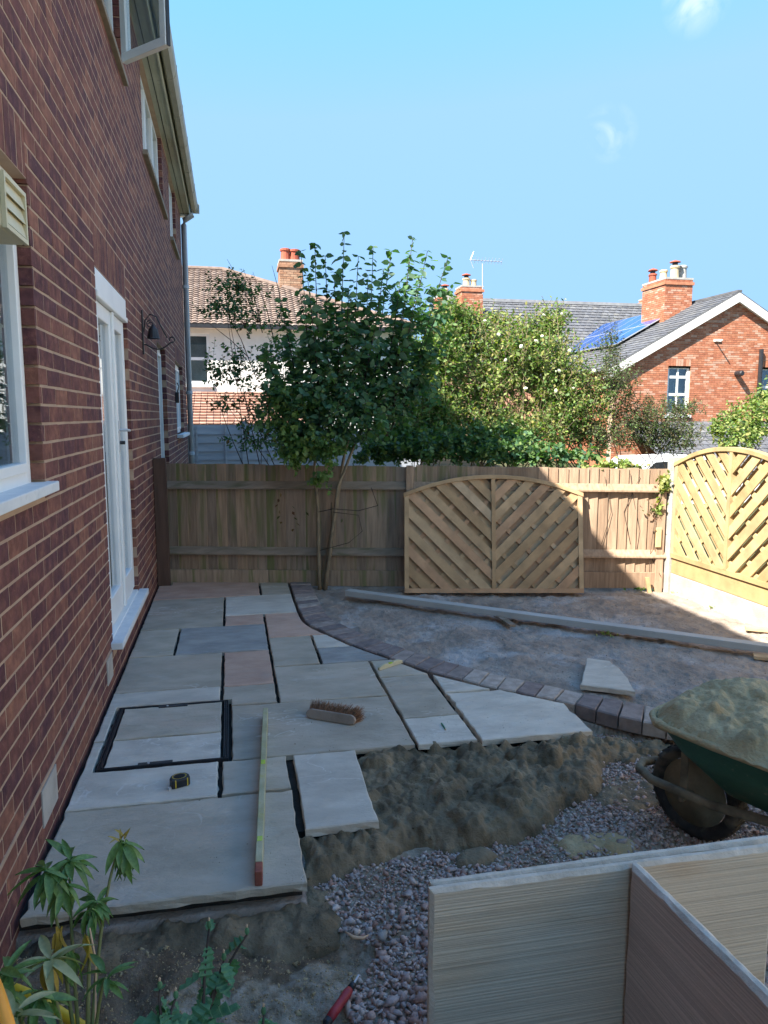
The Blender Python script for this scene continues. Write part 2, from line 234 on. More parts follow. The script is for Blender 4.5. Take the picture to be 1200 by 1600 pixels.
# ---------------------------------------------------------------- mesh helpers
class MB:
    def __init__(s): s.v = []; s.f = []
    def add(s, vs, fs):
        k = len(s.v); s.v.extend([tuple(map(float, p)) for p in vs]); s.f.extend([tuple(i+k for i in f) for f in fs]); return s
    def obox(s, o, U, V, W_):
        o, U, V, W_ = [np.asarray(a, float) for a in (o, U, V, W_)]
        p = [o, o+U, o+U+V, o+V, o+W_, o+U+W_, o+U+V+W_, o+V+W_]
        f = [(0, 3, 2, 1), (4, 5, 6, 7), (0, 1, 5, 4), (1, 2, 6, 5), (2, 3, 7, 6), (3, 0, 4, 7)]
        if np.dot(np.cross(U, V), W_) < 0: f = [q[::-1] for q in f]
        return s.add(p, f)
    def box(s, x0, x1, y0, y1, z0, z1): return s.obox((x0, y0, z0), (x1-x0, 0, 0), (0, y1-y0, 0), (0, 0, z1-z0))
    def tube(s, pts, rad, n=6, cap=True):
        pts = [np.asarray(p, float) for p in pts]; k = len(pts)
        if not hasattr(rad, '__len__'): rad = [rad]*k
        vs = []
        for i, p in enumerate(pts):
            t = pts[min(i+1, k-1)]-pts[max(i-1, 0)]; t = t/(np.linalg.norm(t)+1e-9)
            a = np.array([0, 0, 1.]) if abs(t[2]) < .9 else np.array([1., 0, 0])
            u_ = np.cross(t, a); u_ /= np.linalg.norm(u_); w_ = np.cross(t, u_)
            for j in range(n):
                an = 2*math.pi*j/n; vs.append(p+rad[i]*(math.cos(an)*u_+math.sin(an)*w_))
        fs = [(i*n+j, i*n+(j+1) % n, (i+1)*n+(j+1) % n, (i+1)*n+j) for i in range(k-1) for j in range(n)]
        if cap: fs += [tuple(range(n))[::-1], tuple((k-1)*n+j for j in range(n))]
        return s.add(vs, fs)
    def prism(s, poly, o, U, V, W_):
        """polygon (a,b) pairs in the frame o,U,V swept along W_"""
        o, U, V, W_ = [np.asarray(a, float) for a in (o, U, V, W_)]; n = len(poly)
        vs = [o+a*U+b*V for a, b in poly]+[o+a*U+b*V+W_ for a, b in poly]
        fs = [tuple(range(n))[::-1], tuple(range(n, 2*n))]+[(i, (i+1) % n, n+(i+1) % n, n+i) for i in range(n)]
        ar = sum(poly[i][0]*poly[(i+1) % n][1]-poly[(i+1) % n][0]*poly[i][1] for i in range(n))
        if ar*np.dot(np.cross(U, V), W_) < 0: fs = [q[::-1] for q in fs]
        return s.add(vs, fs)
    def lathe(s, c, prof, n=16, ax=(0, 0, 1)):
        ax = np.asarray(ax, float); ax /= np.linalg.norm(ax); a = np.array([0, 0, 1.]) if abs(ax[2]) < .9 else np.array([1., 0, 0])
        u_ = np.cross(ax, a); u_ /= np.linalg.norm(u_); w_ = np.cross(ax, u_); c = np.asarray(c, float)
        vs = [c+h*ax+r*(math.cos(2*math.pi*j/n)*u_+math.sin(2*math.pi*j/n)*w_) for r, h in prof for j in range(n)]
        k = len(prof)
        fs = [(i*n+j, i*n+(j+1) % n, (i+1)*n+(j+1) % n, (i+1)*n+j) for i in range(k-1) for j in range(n)]+[tuple(range(n))[::-1], tuple((k-1)*n+j for j in range(n))]
        return s.add(vs, fs)
    def mesh(s, name, m_):
        me = bpy.data.meshes.new(name); me.from_pydata(s.v, [], s.f); me.materials.append(m_); me.update(); return me
    def build(s, name, m_, parent=None, smooth=False, bevel=0.):
        me = s.mesh(name, m_)
        if smooth: me.shade_smooth()
        o = bpy.data.objects.new(name, me); C.objects.link(o)
        if parent: o.parent = parent
        if bevel:
            b = o.modifiers.new('bevel', 'BEVEL'); b.width = bevel; b.segments = 2; b.limit_method = 'ANGLE'
        return o
def npmesh(name, V, Fc, m_, parent=None, smooth=False):
    me = bpy.data.meshes.new(name); V = np.asarray(V, np.float32); Fc = np.asarray(Fc, np.int32); k = Fc.shape[1]
    me.vertices.add(len(V)); me.vertices.foreach_set('co', V.ravel()); me.loops.add(Fc.size); me.loops.foreach_set('vertex_index', Fc.ravel())
    me.polygons.add(len(Fc)); me.polygons.foreach_set('loop_start', np.arange(0, Fc.size, k, dtype=np.int32))
    me.update(calc_edges=True); me.materials.append(m_)
    if smooth: me.shade_smooth()
    o = bpy.data.objects.new(name, me); C.objects.link(o)
    if parent: o.parent = parent
    return o
def empty(name, loc=(0, 0, 0), label=None, cat=None, group=None, kind=None):
    o = bpy.data.objects.new(name, None); C.objects.link(o); o.empty_display_size = .1
    tag(o, label, cat, group, kind); return o
def tag(o, label=None, cat=None, group=None, kind=None):
    for k, v in (('label', label), ('category', cat), ('group', group), ('kind', kind)):
        if v: o[k] = v
    return o
def recenter(o):
    me = o.data; co = np.empty(len(me.vertices)*3, np.float32); me.vertices.foreach_get('co', co); co = co.reshape(-1, 3)
    c = (co.min(0)+co.max(0))/2; me.vertices.foreach_set('co', (co-c).ravel()); o.location = c.tolist(); me.update(); return o
def inst(name, me, loc, parent=None, rot=None, scale=None):
    o = bpy.data.objects.new(name, me); C.objects.link(o); o.location = loc
    if rot is not None: o.rotation_euler = rot
    if scale is not None: o.scale = scale
    if parent: o.parent = parent
    return o
def fbm(x, y, z, s, o_=4): return mn.fractal((x*s, y*s, z*s), 1.0, 2.0, o_)
def inpoly(x, y, P):
    c = False; n = len(P)
    for i in range(n):
        x0, y0 = P[i]; x1, y1 = P[(i+1) % n]
        if (y0 > y) != (y1 > y) and x < (x1-x0)*(y-y0)/(y1-y0)+x0: c = not c
    return c
def clip(poly, a, b, c):
    """keep a*x+b*y+c >= 0"""
    out = []
    for i in range(len(poly)):
        p, q = poly[i], poly[(i+1) % len(poly)]; dp = a*p[0]+b*p[1]+c; dq = a*q[0]+b*q[1]+c
        if dp >= 0: out.append(p)
        if (dp >= 0) != (dq >= 0): t = dp/(dp-dq); out.append((p[0]+t*(q[0]-p[0]), p[1]+t*(q[1]-p[1])))
    return out
def clip_convex(poly, cv):
    for i in range(len(cv)):
        (x0, y0), (x1, y1) = cv[i], cv[(i+1) % len(cv)]
        if len(poly) < 3: return []
        poly = clip(poly, -(y1-y0), (x1-x0), (y1-y0)*x0-(x1-x0)*y0)
    return poly

# ================================================================ THE HOUSE ON THE LEFT
CO = .0717; BL = .2235; MO = .0108; Z0 = .235-5*CO
HE = 12.75; SOF = 4.77
house = empty('brick_house', label='dark red brown brick house along the left edge with white doors and windows', cat='house')
# openings: y0, y1, z0, z1
OP = dict(near=(1.1, 3.0, 1.285, 2.40), door=(4.37, 5.60, .20, 2.36), tall=(7.85, 8.82, .35, 2.29), small=(10.35, 11.85, 1.30, 2.29),
          upa=(3.4, 5.95, 3.98, 4.76), upb=(7.25, 9.35, 3.90, 4.76), upc=(10.35, 11.5, 3.86, 4.76))
def soldier_top(z): return Z0+math.ceil((z+.19-Z0)/CO)*CO-MO
def wall_pieces():
    out = []
    for c in range(-2, 70):
        z0 = Z0+c*CO; z1 = z0+CO-MO
        if z1 > SOF: break
        off = (c % 2)*BL/2+((c*37) % 5)*.006
        y = -3+off
        while y < HE:
            a, b = y, min(y+BL-MO, HE)
            segs = [(a, b)]
            for (oy0, oy1, oz0, oz1) in OP.values():
                lz1 = (soldier_top(oz1)+MO) if oz1 < 3 else oz1              # soldier course above the ground-floor openings
                if z0 < lz1-.01 and z1 > oz0+.01:
                    ns = []
                    for s0, s1 in segs:
                        if s1 <= oy0 or s0 >= oy1: ns.append((s0, s1)); continue
                        if s0 < oy0-.02: ns.append((s0, oy0-.002))
                        if s1 > oy1+.02: ns.append((oy1+.002, s1))
                    segs = ns
            for s0, s1 in segs:
                if s1-s0 > .02: out.append((s0, s1, z0, z1))
            y += BL
    for k in ('near', 'door', 'tall', 'small'):
        oy0, oy1, oz0, oz1 = OP[k]; y = oy0+.002
        while y < oy1-.03:
            out.append((y, min(y+.062, oy1), oz1+.004, soldier_top(oz1))); y += .0717
    return out
WP = wall_pieces()
# mortar backing, one box per vertical strip between openings
wm = MB()
ys = sorted({-3, HE}|{o[0]-.02 for o in OP.values()}|{o[1]+.02 for o in OP.values()})
for a, b in zip(ys[:-1], ys[1:]):
    mid = (a+b)/2; zs = [(-.3, SOF+.05)]
    for (y0, y1, z0, z1) in OP.values():
        y0 -= .0; z0 -= .0
        if y0 <= mid <= y1:
            nz = []
            for p, q in zs:
                if z0 > p: nz.append((p, min(q, z0)))
                if z1 < q: nz.append((max(p, z1), q))
            zs = [t for t in nz if t[1]-t[0] > .001] if z1 > 0 else zs
    for p, q in zs: wm.box(-.22, -.0003, a, b, p, q)
wall = wm.build('wall', m_mortar, house)
def px_size(a, b, z0, z1):
    p = pr((0, a, z0)); q = pr((0, b, z1)); c = pr((0, (a+b)/2, (z0+z1)/2))
    if p[2] < .2 or q[2] < .2 or not (-15 < c[0] < 1215 and -15 < c[1] < 1615): return 0
    return abs((q[0]-p[0]))*F/c[2]*(z1-z0)
WP.sort(key=lambda t: -px_size(*t))
cache = {}
rest = MB()
for i, (a, b, z0, z1) in enumerate(WP):
    pro = random.uniform(.0001, .0009)
    if i < 300:
        key = (round(b-a, 3), round(z1-z0, 3))
        if key not in cache:
            mb = MB(); L_, H_ = key; e = .001
            vs = [(-.1, -L_/2, -H_/2), (-.1, L_/2, -H_/2), (-.1, L_/2, H_/2), (-.1, -L_/2, H_/2)]
            v2 = [(0, -L_/2, -H_/2), (0, L_/2, -H_/2), (0, L_/2, H_/2), (0, -L_/2, H_/2)]
            v3 = [(e, -L_/2+e, -H_/2+e), (e, L_/2-e, -H_/2+e), (e, L_/2-e, H_/2-e), (e, -L_/2+e, H_/2-e)]
            fs = [(0, 1, 5, 4), (1, 2, 6, 5), (2, 3, 7, 6), (3, 0, 4, 7), (4, 5, 9, 8), (5, 6, 10, 9), (6, 7, 11, 10), (7, 4, 8, 11), (8, 9, 10, 11)]
            cache[key] = mb.add(vs+v2+v3, fs).mesh('brick', m_brick)
        inst('brick', cache[key], (pro, (a+b)/2, (z0+z1)/2), wall, rot=(random.uniform(-.012, .012), 0, 0))
    else:
        rest.box(-.1, pro, a, b, z0, z1)
tag(rest.build('brickwork', m_brick, wall), kind='stuff')
# damp-proof joint, air bricks, weep
MB().box(-.02, .0045, -3, HE, .222, .238).build('damp_course', m_mortar, wall)
for (y0, y1, z0, z1) in ((2.68, 2.90, .075, .215), (4.12, 4.30, .075, .215)):
    ab = MB().box(-.02, .006, y0, y1, z0, z1).build('air_brick', m_conc, wall); sl_ = MB()
    for i in range(6):
        for j in range(3): sl_.box(.0065, .008, y0+.015+i*.034, y0+.032+i*.034, z0+.02+j*.04, z0+.04+j*.04)

# ---- windows
def window(name, key, x=-.06, fr=.055, mull=(), sill=None, fm=m_white, curt=None, transom=None, sillm=m_sill):
    y0, y1, z0, z1 = OP[key]
    w_ = MB()
    w_.box(x-.05, x, y0, y0+fr, z0, z1); w_.box(x-.05, x, y1-fr, y1, z0, z1)
    w_.box(x-.05, x, y0+fr, y1-fr, z0, z0+fr); w_.box(x-.05, x, y0+fr, y1-fr, z1-fr, z1)
    wo_ = empty(name); wo_.parent = house; wo_.location = (0, 0, 0)
    w_.build('frame', fm, wo_, bevel=.004)
    edges = [y0+fr]+list(mull)+[y1-fr]
    for mm in mull: MB().box(x-.052, x+.006, mm-.035, mm+.035, z0+fr, z1-fr).build('mullion', fm, wo_, bevel=.003)
    for a, b in zip(edges[:-1], edges[1:]):
        a2 = a+(.035 if a != edges[0] else 0); b2 = b-(.035 if b != edges[-1] else 0)
        s_ = MB(); t_ = .035
        s_.box(x-.03, x+.012, a2+.003, a2+t_, z0+fr, z1-fr); s_.box(x-.03, x+.012, b2-t_, b2-.003, z0+fr, z1-fr)
        s_.box(x-.03, x+.012, a2+t_, b2-t_, z0+fr, z0+fr+t_); s_.box(x-.03, x+.012, a2+t_, b2-t_, z1-fr-t_, z1-fr)
        s_.build('sash', fm, wo_, bevel=.003)
        MB().box(x-.02, x-.012, a2+t_, b2-t_, z0+fr+t_, z1-fr-t_).build('pane', m_glass, wo_)
    MB().box(x-.9, x-.88, y0-.3, y1+.3, z0-.2, z1+.2).build('dark_interior', m_dark, wo_)  # black sheet standing in for the unlit room, darkness put into its colour
    if curt:
        for ca, cb in curt:
            cv = MB(); n_ = 40
            vs = [(x-.12+.02*math.sin(i*1.3), ca+(cb-ca)*i/n_, zz) for i in range(n_+1) for zz in (z0+.03, z1-.03)]
            cv.add(vs, [(2*i, 2*i+2, 2*i+3, 2*i+1) for i in range(n_)]).build('curtain', m_curtain, wo_, smooth=True)
    if sill:
        sa, sb, sz0, sz1, sx = sill
        sw = MB().box(x-.01, sx, sa, sb, sz0, sz1).build('sill', sillm, wo_, bevel=.004)
    return wo_
wn = window('window', 'near', x=-.045, fr=.06, mull=(1.9,), sill=(1.0, 3.055, 1.262, 1.300, .042), curt=((1.2, 1.8), (2.35, 2.85)))
wn['label'] = 'near ground floor window with grey curtain and white sill'
# cream extractor louvre box on the near window head
vb = empty('vent_cover'); vb.parent = wn
vz0 = D(35, 384, 2.76)[2]; vz1 = D(30, 303, 2.76)[2]; vs3 = (vz1-vz0)/.21
MB().box(-.06, .040, 2.50, 2.76, vz0, vz1).build('vent_box', m_cream, vb, bevel=.008)
fr_ = MB(); t_ = .014; fr_.box(.041, .054, 2.505, 2.755, vz1-t_, vz1); fr_.box(.041, .054, 2.505, 2.755, vz0, vz0+t_); fr_.box(.041, .054, 2.741, 2.755, vz0+t_, vz1-t_); fr_.box(.041, .054, 2.505, 2.519, vz0+t_, vz1-t_); fr_.build('vent_frame', m_cream, vb)
for i in range(3): MB().obox((.052, 2.52, vz0+.018+i*(vz1-vz0-.03)/3), (0, .22, 0), (-.010, 0, (vz1-vz0-.03)/3-.006), (-.003, 0, 0)).build('louvre', m_cream, vb)
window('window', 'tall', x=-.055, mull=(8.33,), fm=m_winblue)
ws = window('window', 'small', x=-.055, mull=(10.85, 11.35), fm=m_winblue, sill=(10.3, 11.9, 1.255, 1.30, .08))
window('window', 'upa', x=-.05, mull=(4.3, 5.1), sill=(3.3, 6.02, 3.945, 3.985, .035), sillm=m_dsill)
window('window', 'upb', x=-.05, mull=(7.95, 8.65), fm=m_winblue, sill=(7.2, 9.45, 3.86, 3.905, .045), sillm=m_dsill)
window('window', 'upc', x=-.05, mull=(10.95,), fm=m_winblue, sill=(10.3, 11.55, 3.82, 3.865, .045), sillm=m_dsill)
# open casement of the first-floor window, swung out over the garden
oc = empty('open_casement'); oc.parent = house
hg = np.array([.01, 5.86, 4.04]); dr = np.array([.33, -.33, 0.]); dr = dr/np.linalg.norm(dr)*.465; nn = np.array([-dr[1], dr[0], 0]); nn = nn/np.linalg.norm(nn)*.045
c_ = MB(); H_ = 1.05; e1 = dr*.12
c_.obox(hg, dr, (0, 0, .06), nn); c_.obox(hg+[0, 0, H_-.06], dr, (0, 0, .06), nn)
c_.obox(hg+[0, 0, .06], e1, (0, 0, H_-.12), nn); c_.obox(hg+dr-e1+[0, 0, .06], e1, (0, 0, H_-.12), nn)
c_.build('frame', m_white, oc, bevel=.004)
MB().obox(hg+e1+nn*.4+[0, 0, .06], dr-2*e1, (0, 0, H_-.12), nn*.15).build('pane', m_glass, oc)
MB().obox(hg+dr+nn*.2, dr*.02, (0, 0, H_), nn*.6).build('seal', m_black, oc)
# ---- french door
dy0, dy1, dz0, dz1 = OP['door']; dx = -.035
dr_ = empty('french_door'); dr_.parent = house
f_ = MB(); f_.box(dx-.06, dx, dy0, dy0+.06, .26, dz1); f_.box(dx-.06, dx, dy1-.06, dy1, .26, dz1); f_.box(dx-.06, dx, dy0+.06, dy1-.06, dz1-.09, dz1); f_.box(dx-.06, dx, dy0+.06, dy1-.06, .26, .31)
f_.build('frame', m_white, dr_, bevel=.004)
MB().box(dx, dx+.045, dy0+.01, dy1-.01, dz1-.16, dz1-.125).build('drip_bar', m_white, dr_, bevel=.006)
MB().box(dx+.002, .0, dy0+.004, dy1-.004, dz1-.12, dz1-.004).build('head_board', m_white, dr_, bevel=.003)
ym = (dy0+dy1)/2
for a, b in ((dy0+.06, ym), (ym, dy1-.06)):
    lf = MB(); t_ = .085; x1 = dx+.018; za, zb = .31, dz1-.165
    lf.box(dx-.035, x1, a+.003, a+t_, za, zb); lf.box(dx-.035, x1, b-t_, b-.003, za, zb); lf.box(dx-.035, x1, a+t_, b-t_, za, za+.16); lf.box(dx-.035, x1, a+t_, b-t_, zb-.09, zb)
    lf.build('door_leaf', m_white, dr_, bevel=.006)
    MB().box(dx-.015, dx-.006, a+t_, b-t_, za+.16, zb-.09).build('pane', m_glass, dr_)
MB().box(dx+.018, dx+.034, ym-.022, ym+.022, .31, dz1-.165).build('meeting_stile', m_white, dr_, bevel=.004)
h_ = MB(); h_.box(dx+.034, dx+.04, ym-.014, ym+.014, 1.32, 1.52); h_.tube([(dx+.04, ym, 1.46), (dx+.085, ym, 1.46), (dx+.088, ym+.10, 1.455)], .009, 8); h_.build('handle', m_alu, dr_)
h_ = MB(); h_.lathe((dx+.04, ym, 1.38), [(.012, 0), (.012, .03), (.004, .032)], 10, (1, 0, 0)); h_.build('lock', m_black, dr_)
MB().box(dx-.8, dx-.79, dy0-.3, dy1+.3, 0, 2.6).build('dark_interior', m_dark, dr_)  # black sheet behind the door panes, the unlit room's darkness in its colour
MB().box(-.10, -.002, dy0, dy1, .15, .225).build('threshold_brick', m_brick, dr_)
MB().box(-.06, .065, 4.30, 5.68, .222, .262).build('sill', m_sill, dr_, bevel=.004)
MB().box(-.09, .0, 4.372, 5.598, .262, .275).build('threshold', m_white, dr_)
# ---- eaves
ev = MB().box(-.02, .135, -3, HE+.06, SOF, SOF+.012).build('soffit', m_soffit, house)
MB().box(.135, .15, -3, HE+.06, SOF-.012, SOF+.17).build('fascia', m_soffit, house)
MB().box(.05, .056, -3, HE+.06, SOF-.004, SOF).build('soffit_vent', m_dark, ev)
g_ = MB(); pf = [(0, .11), (.004, .02), (.03, -.02), (.085, -.02), (.112, .02), (.118, .11), (.112, .11), (.104, .025), (.082, -.012), (.033, -.012), (.010, .025), (.006, .11)]
g_.prism(pf, (.158, -3, SOF+.07), (1, 0, 0), (0, 0, 1), (0, HE+3.1, 0))
gut = g_.build('gutter', m_gutter, house)
for y in np.arange(3.2, 12.8, .95):
    b_ = MB(); b_.prism([(p[0]*1.07-.004, p[1]-.006 if p[1] < .1 else p[1]) for p in pf], (.158, y, SOF+.07), (1, 0, 0), (0, 0, 1), (0, .035, 0)); b_.build('gutter_bracket', m_gutter, gut)
b_ = MB(); b_.box(.15, .30, HE+.10, HE+.105, SOF+.04, SOF+.19); b_.build('gutter_end_cap', m_gutter, gut)
# verge tiles and roof slope
rf = MB(); rf.obox((.20, -3, SOF+.20), (-3.6, 0, 2.1), (0, HE+3.15, 0), (.0, 0, .04)); rf.obox((-3.4, -3, SOF+2.3), (-3.6, 0, -2.1), (0, HE+3.15, 0), (0, 0, .04)); roof = rf.build('roof', m_tile, house)
tl = MB()
for i in range(53):
    y = -3+i*.30
    if y < HE: tl.obox((.235, y+.004, SOF+.205), (-.3, 0, .175), (0, .292, 0), (.012, 0, .028))
tag(tl.build('eaves_tiles', m_slate, roof), kind='stuff')
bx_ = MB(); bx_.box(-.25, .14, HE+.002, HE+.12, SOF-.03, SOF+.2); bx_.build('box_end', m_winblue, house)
MB().box(-7.2, -.22, -3, HE, -.3, SOF+.02).build('house_body', m_mortar, house)
MB().prism([(0, 0), (-3.6, 2.05), (-7.2, 0)], (.0, HE-.1, SOF+.1), (1, 0, 0), (0, 0, 1), (0, .09, 0)).build('gable_end', m_brick, house)
# downpipe at the far corner
dp = MB(); dp.tube([(.20, HE-.03, SOF+.07), (.19, HE-.03, SOF-.02), (.06, HE+.0, SOF-.10), (.05, HE+.0, SOF-.17), (.05, HE+.0, -.1)], .045, 12)
dpo = dp.build('downpipe', m_pipe, house, smooth=True)
for z in (3.6, 1.9, .9): MB().lathe((.05, HE, z), [(.047, 0), (.054, .005), (.054, .05), (.047, .055)], 12).build('pipe_clip', m_pipe, dpo)
# wall lantern bracket between the door and the tall window
ln_ = empty('wall_lantern', label='black scrolled iron wall lantern with dark hood fixed between the door and the tall window', cat='lantern')
MB().box(.0, .014, 6.535, 6.565, 2.06, 2.42).build('back_plate', m_black, ln_, bevel=.003)
s1 = MB(); pts = [(.014, 6.55, 2.14)]+[(.03+.2*t, 6.55, 2.14-.05*math.sin(t*3)+.03*t) for t in np.linspace(0, 1, 10)]+[(.24+.022*math.cos(a), 6.55, 2.185+.022*math.sin(a)) for a in np.linspace(-1.6, 3.6, 10)]
s1.tube(pts, .006, 6); s1.build('lower_scroll', m_black, ln_, smooth=True)
s2 = MB(); pts = [(.014, 6.55, 2.24), (.03, 6.55, 2.34), (.07, 6.55, 2.39), (.12, 6.55, 2.37), (.16, 6.55, 2.28), (.2, 6.55, 2.2)]; s2.tube(pts, .006, 6)
s2.tube([(.07+.035*math.cos(a)*(1-a/14), 6.55, 2.31+.035*math.sin(a)*(1-a/14)) for a in np.linspace(1.5, 9.5, 24)], .005, 6); s2.build('upper_scroll', m_black, ln_, smooth=True)
MB().lathe((.09, 6.55, 2.19), [(.055, 0), (.05, .015), (.035, .08), (.015, .1), (.006, .12)], 14).build('hood', m_black, ln_)
sn_ = empty('outdoor_tap_box', label='small dark box clipped to the brick beside the small far window', cat='outlet box')
MB().box(.002, .05, 10.12, 10.2, 1.72, 1.86).build('box_body', m_black, sn_, bevel=.006); MB().tube([(.03, 10.16, 1.86), (.05, 10.16, 1.93), (.03, 10.2, 1.98)], .008, 6).build('lead', m_black, sn_)

# ================================================================ GROUND
PIN = [(1.2, 6.93), (1.198, 5.80), (1.217, 5.40), (1.34, 5.11), (1.486, 4.78), (1.728, 4.39), (1.838, 4.21), (2.002, 4.01), (2.123, 3.85), (2.227, 3.78), (2.303, 3.70), (2.455, 3.57), (2.60, 3.36), (2.745, 3.22), (2.90, 3.10)]
POUT = [(1.405, 6.88), (1.395, 5.88), (1.42, 5.50), (1.53, 5.19), (1.665, 4.90), (1.86, 4.56), (2.005, 4.36), (2.14, 4.18), (2.25, 4.03), (2.355, 3.93), (2.43, 3.86), (2.58, 3.70), (2.74, 3.54), (2.88, 3.42), (3.04, 3.30)]
SX = [1.39]+[p[0] for p in POUT[1:]]+[3.4, 4.7]; SY = [6.0]+[p[1] for p in POUT[1:]]+[3.05, 2.3]
def sandx(y): return .97+.09*math.sin(y*7)+.05*math.sin(y*19)
SLABZONE = [(-.2, 2.30), (.92, 2.30), (.93, 2.62), (1.23, 2.62), (1.23, 3.24), (2.43, 3.22), (2.46, 3.5), (2.75, 3.25), (2.95, 3.3), (1.39, 5.9), (1.39, 7.3), (-.2, 7.3)]
def zone(x, y):
    soil = x > 1.385 and y > np.interp(x, SX, SY)
    if soil: return 0
    if inpoly(x, y, SLABZONE): return 3
    if y < 2.32 and x < sandx(y): return 1
    return 2
def gh(x, y):
    b = .018*fbm(x, y, 0, 1.7)+.008*fbm(x, y, 3, 9, 3)
    z = zone(x, y)
    if z == 0:
        e = y-np.interp(x, SX, SY)
        s = .035*fbm(x, y, 7, 3.5, 3)
        return -.058+b+s*.35+.012*fbm(x, y, 5, 25, 3)+(.02 if y > 6.2 else 0)*math.exp(-(6.9-y)**2*4)
    if z == 3: return -.075+b*.3
    if z == 1: return -.115+b*1.4+.028*fbm(x, y, 1, 6, 4)+.010*fbm(x, y, 2, 30, 4)
    return -.105+b
st = .016; xs = np.arange(-.02, 4.66, st); ysg = np.arange(.3, 7.3, st)
V = []; zc = []
for y in ysg:
    for x in xs:
        V.append((x, y, gh(x, y)))
        z = zone(x, y); wet = 0.
        if z == 1 or z == 2:
            lim = 2.06+.05*math.sin(x*6)+.09*fbm(x, y, 9, 5, 3)
            if x < .98+.05*fbm(x, y, 2, 8, 2) and y > lim-.45*max(0, .6-x): wet = 1.
            if x < .42+.12*fbm(x, y, 4, 5, 2): wet = .85
        zc.append((0, 1. if z in (1, 2) else 0., wet, 1))
nx, ny = len(xs), len(ysg)
Fg = np.array([(j*nx+i, j*nx+i+1, (j+1)*nx+i+1, (j+1)*nx+i) for j in range(ny-1) for i in range(nx-1)])
go = npmesh('garden_ground', V, Fg, m_ground, smooth=True); tag(go, kind='structure')
ca = go.data.color_attributes.new('zone', 'FLOAT_COLOR', 'POINT'); ca.data.foreach_set('color', np.array(zc, np.float32).ravel())
tag(MB().add([(-300, -60, -.32), (300, -60, -.32), (300, 900, -.32), (-300, 900, -.32)], [(0, 1, 2, 3)]).build('ground', m_lawn), kind='structure')

# ---------------------------------------------------------------- patio
patio = MB().prism([(0, 2.34), (.90, 2.34), (.91, 2.66), (1.21, 2.66), (1.21, 3.28), (2.38, 3.26), (2.42, 3.50), (2.13, 3.80), (1.66, 4.44), (1.3, 5.08), (1.19, 5.5), (1.18, 6.9), (0, 7.0)], (0, 0, -.085), (1, 0, 0), (0, 1, 0), (0, 0, .048)).build('patio', m_bed)
tag(patio, kind='structure')
def slab(poly, mt, zt=0., th=.028, gx=.0075, gy=.0048, parent=patio, tilt=(0, 0), name='paving_slab', edge_rough=.0025):
    cx_ = sum(p[0] for p in poly)/len(poly); cy_ = sum(p[1] for p in poly)/len(poly)
    xs_ = [p[0] for p in poly]; ys_ = [p[1] for p in poly]
    ring = []
    n = len(poly)
    ins = []
    for i in range(n):
        p = np.array(poly[i-1]); q = np.array(poly[i]); r_ = np.array(poly[(i+1) % n])
        def nrm(a, b):
            d = b-a; L_ = np.linalg.norm(d); nn_ = np.array([-d[1], d[0]])/L_; g = gx if abs(nn_[0]) > abs(nn_[1]) else gy; return nn_, g
        n1, g1 = nrm(p, q); n2, g2 = nrm(q, r_)
        A = np.array([n1, n2]); bb = np.array([n1@q+g1, n2@q+g2])
        ins.append(np.linalg.solve(A, bb) if abs(np.linalg.det(A)) > .2 else q+n1*g1)
    for i in range(n):
        a, b = ins[i], ins[(i+1) % n]; L_ = np.linalg.norm(b-a); k = max(1, int(L_/.045)); d = (b-a)/L_; nn_ = np.array([-d[1], d[0]])
        for j in range(k):
            t = j/k; jit = random.gauss(0, edge_rough) if j else 0
            ring.append(a+(b-a)*t+nn_*abs(jit))
    m_ = len(ring); c = np.array([cx_, cy_]); zt0 = zt+random.uniform(-.0015, .0015)
    def zz(p): return zt0+tilt[0]*(p[0]-c[0])+tilt[1]*(p[1]-c[1])
    vs = []; e = .004
    inner = []
    for i in range(m_):
        t = ring[(i+1) % m_]-ring[i-1]; t = t/(np.linalg.norm(t)+1e-9); inner.append(ring[i]+np.array([-t[1], t[0]])*e*random.uniform(.7, 1.6))
    vs += [(p[0], p[1], zz(p)) for p in inner]
    vs += [(p[0], p[1], zz(p)-.004*random.uniform(.6, 1.6)) for p in ring]
    vs += [(p[0], p[1], zz(p)-th*.55) for p in [r_+np.random.default_rng(i).normal(0, .0008, 2) for i, r_ in enumerate(ring)]]
    vs += [(p[0]+random.gauss(0, .002), p[1]+random.gauss(0, .002), zz(p)-th) for p in ring]
    fs = [tuple(range(m_)), tuple(range(3*m_, 4*m_))[::-1]]
    for k in range(3):
        fs += [(k*m_+i, (k+1)*m_+i, (k+1)*m_+(i+1) % m_, k*m_+(i+1) % m_) for i in range(m_)]
    o = MB().add(vs, fs).build(name, mt, parent); return recenter(o)
R4 = lambda x0, x1, y0, y1: [(x0, y0), (x1, y0), (x1, y1), (x0, y1)]
g, p_, b__, l_ = m_sgrey, m_spink, m_sblue, m_spale
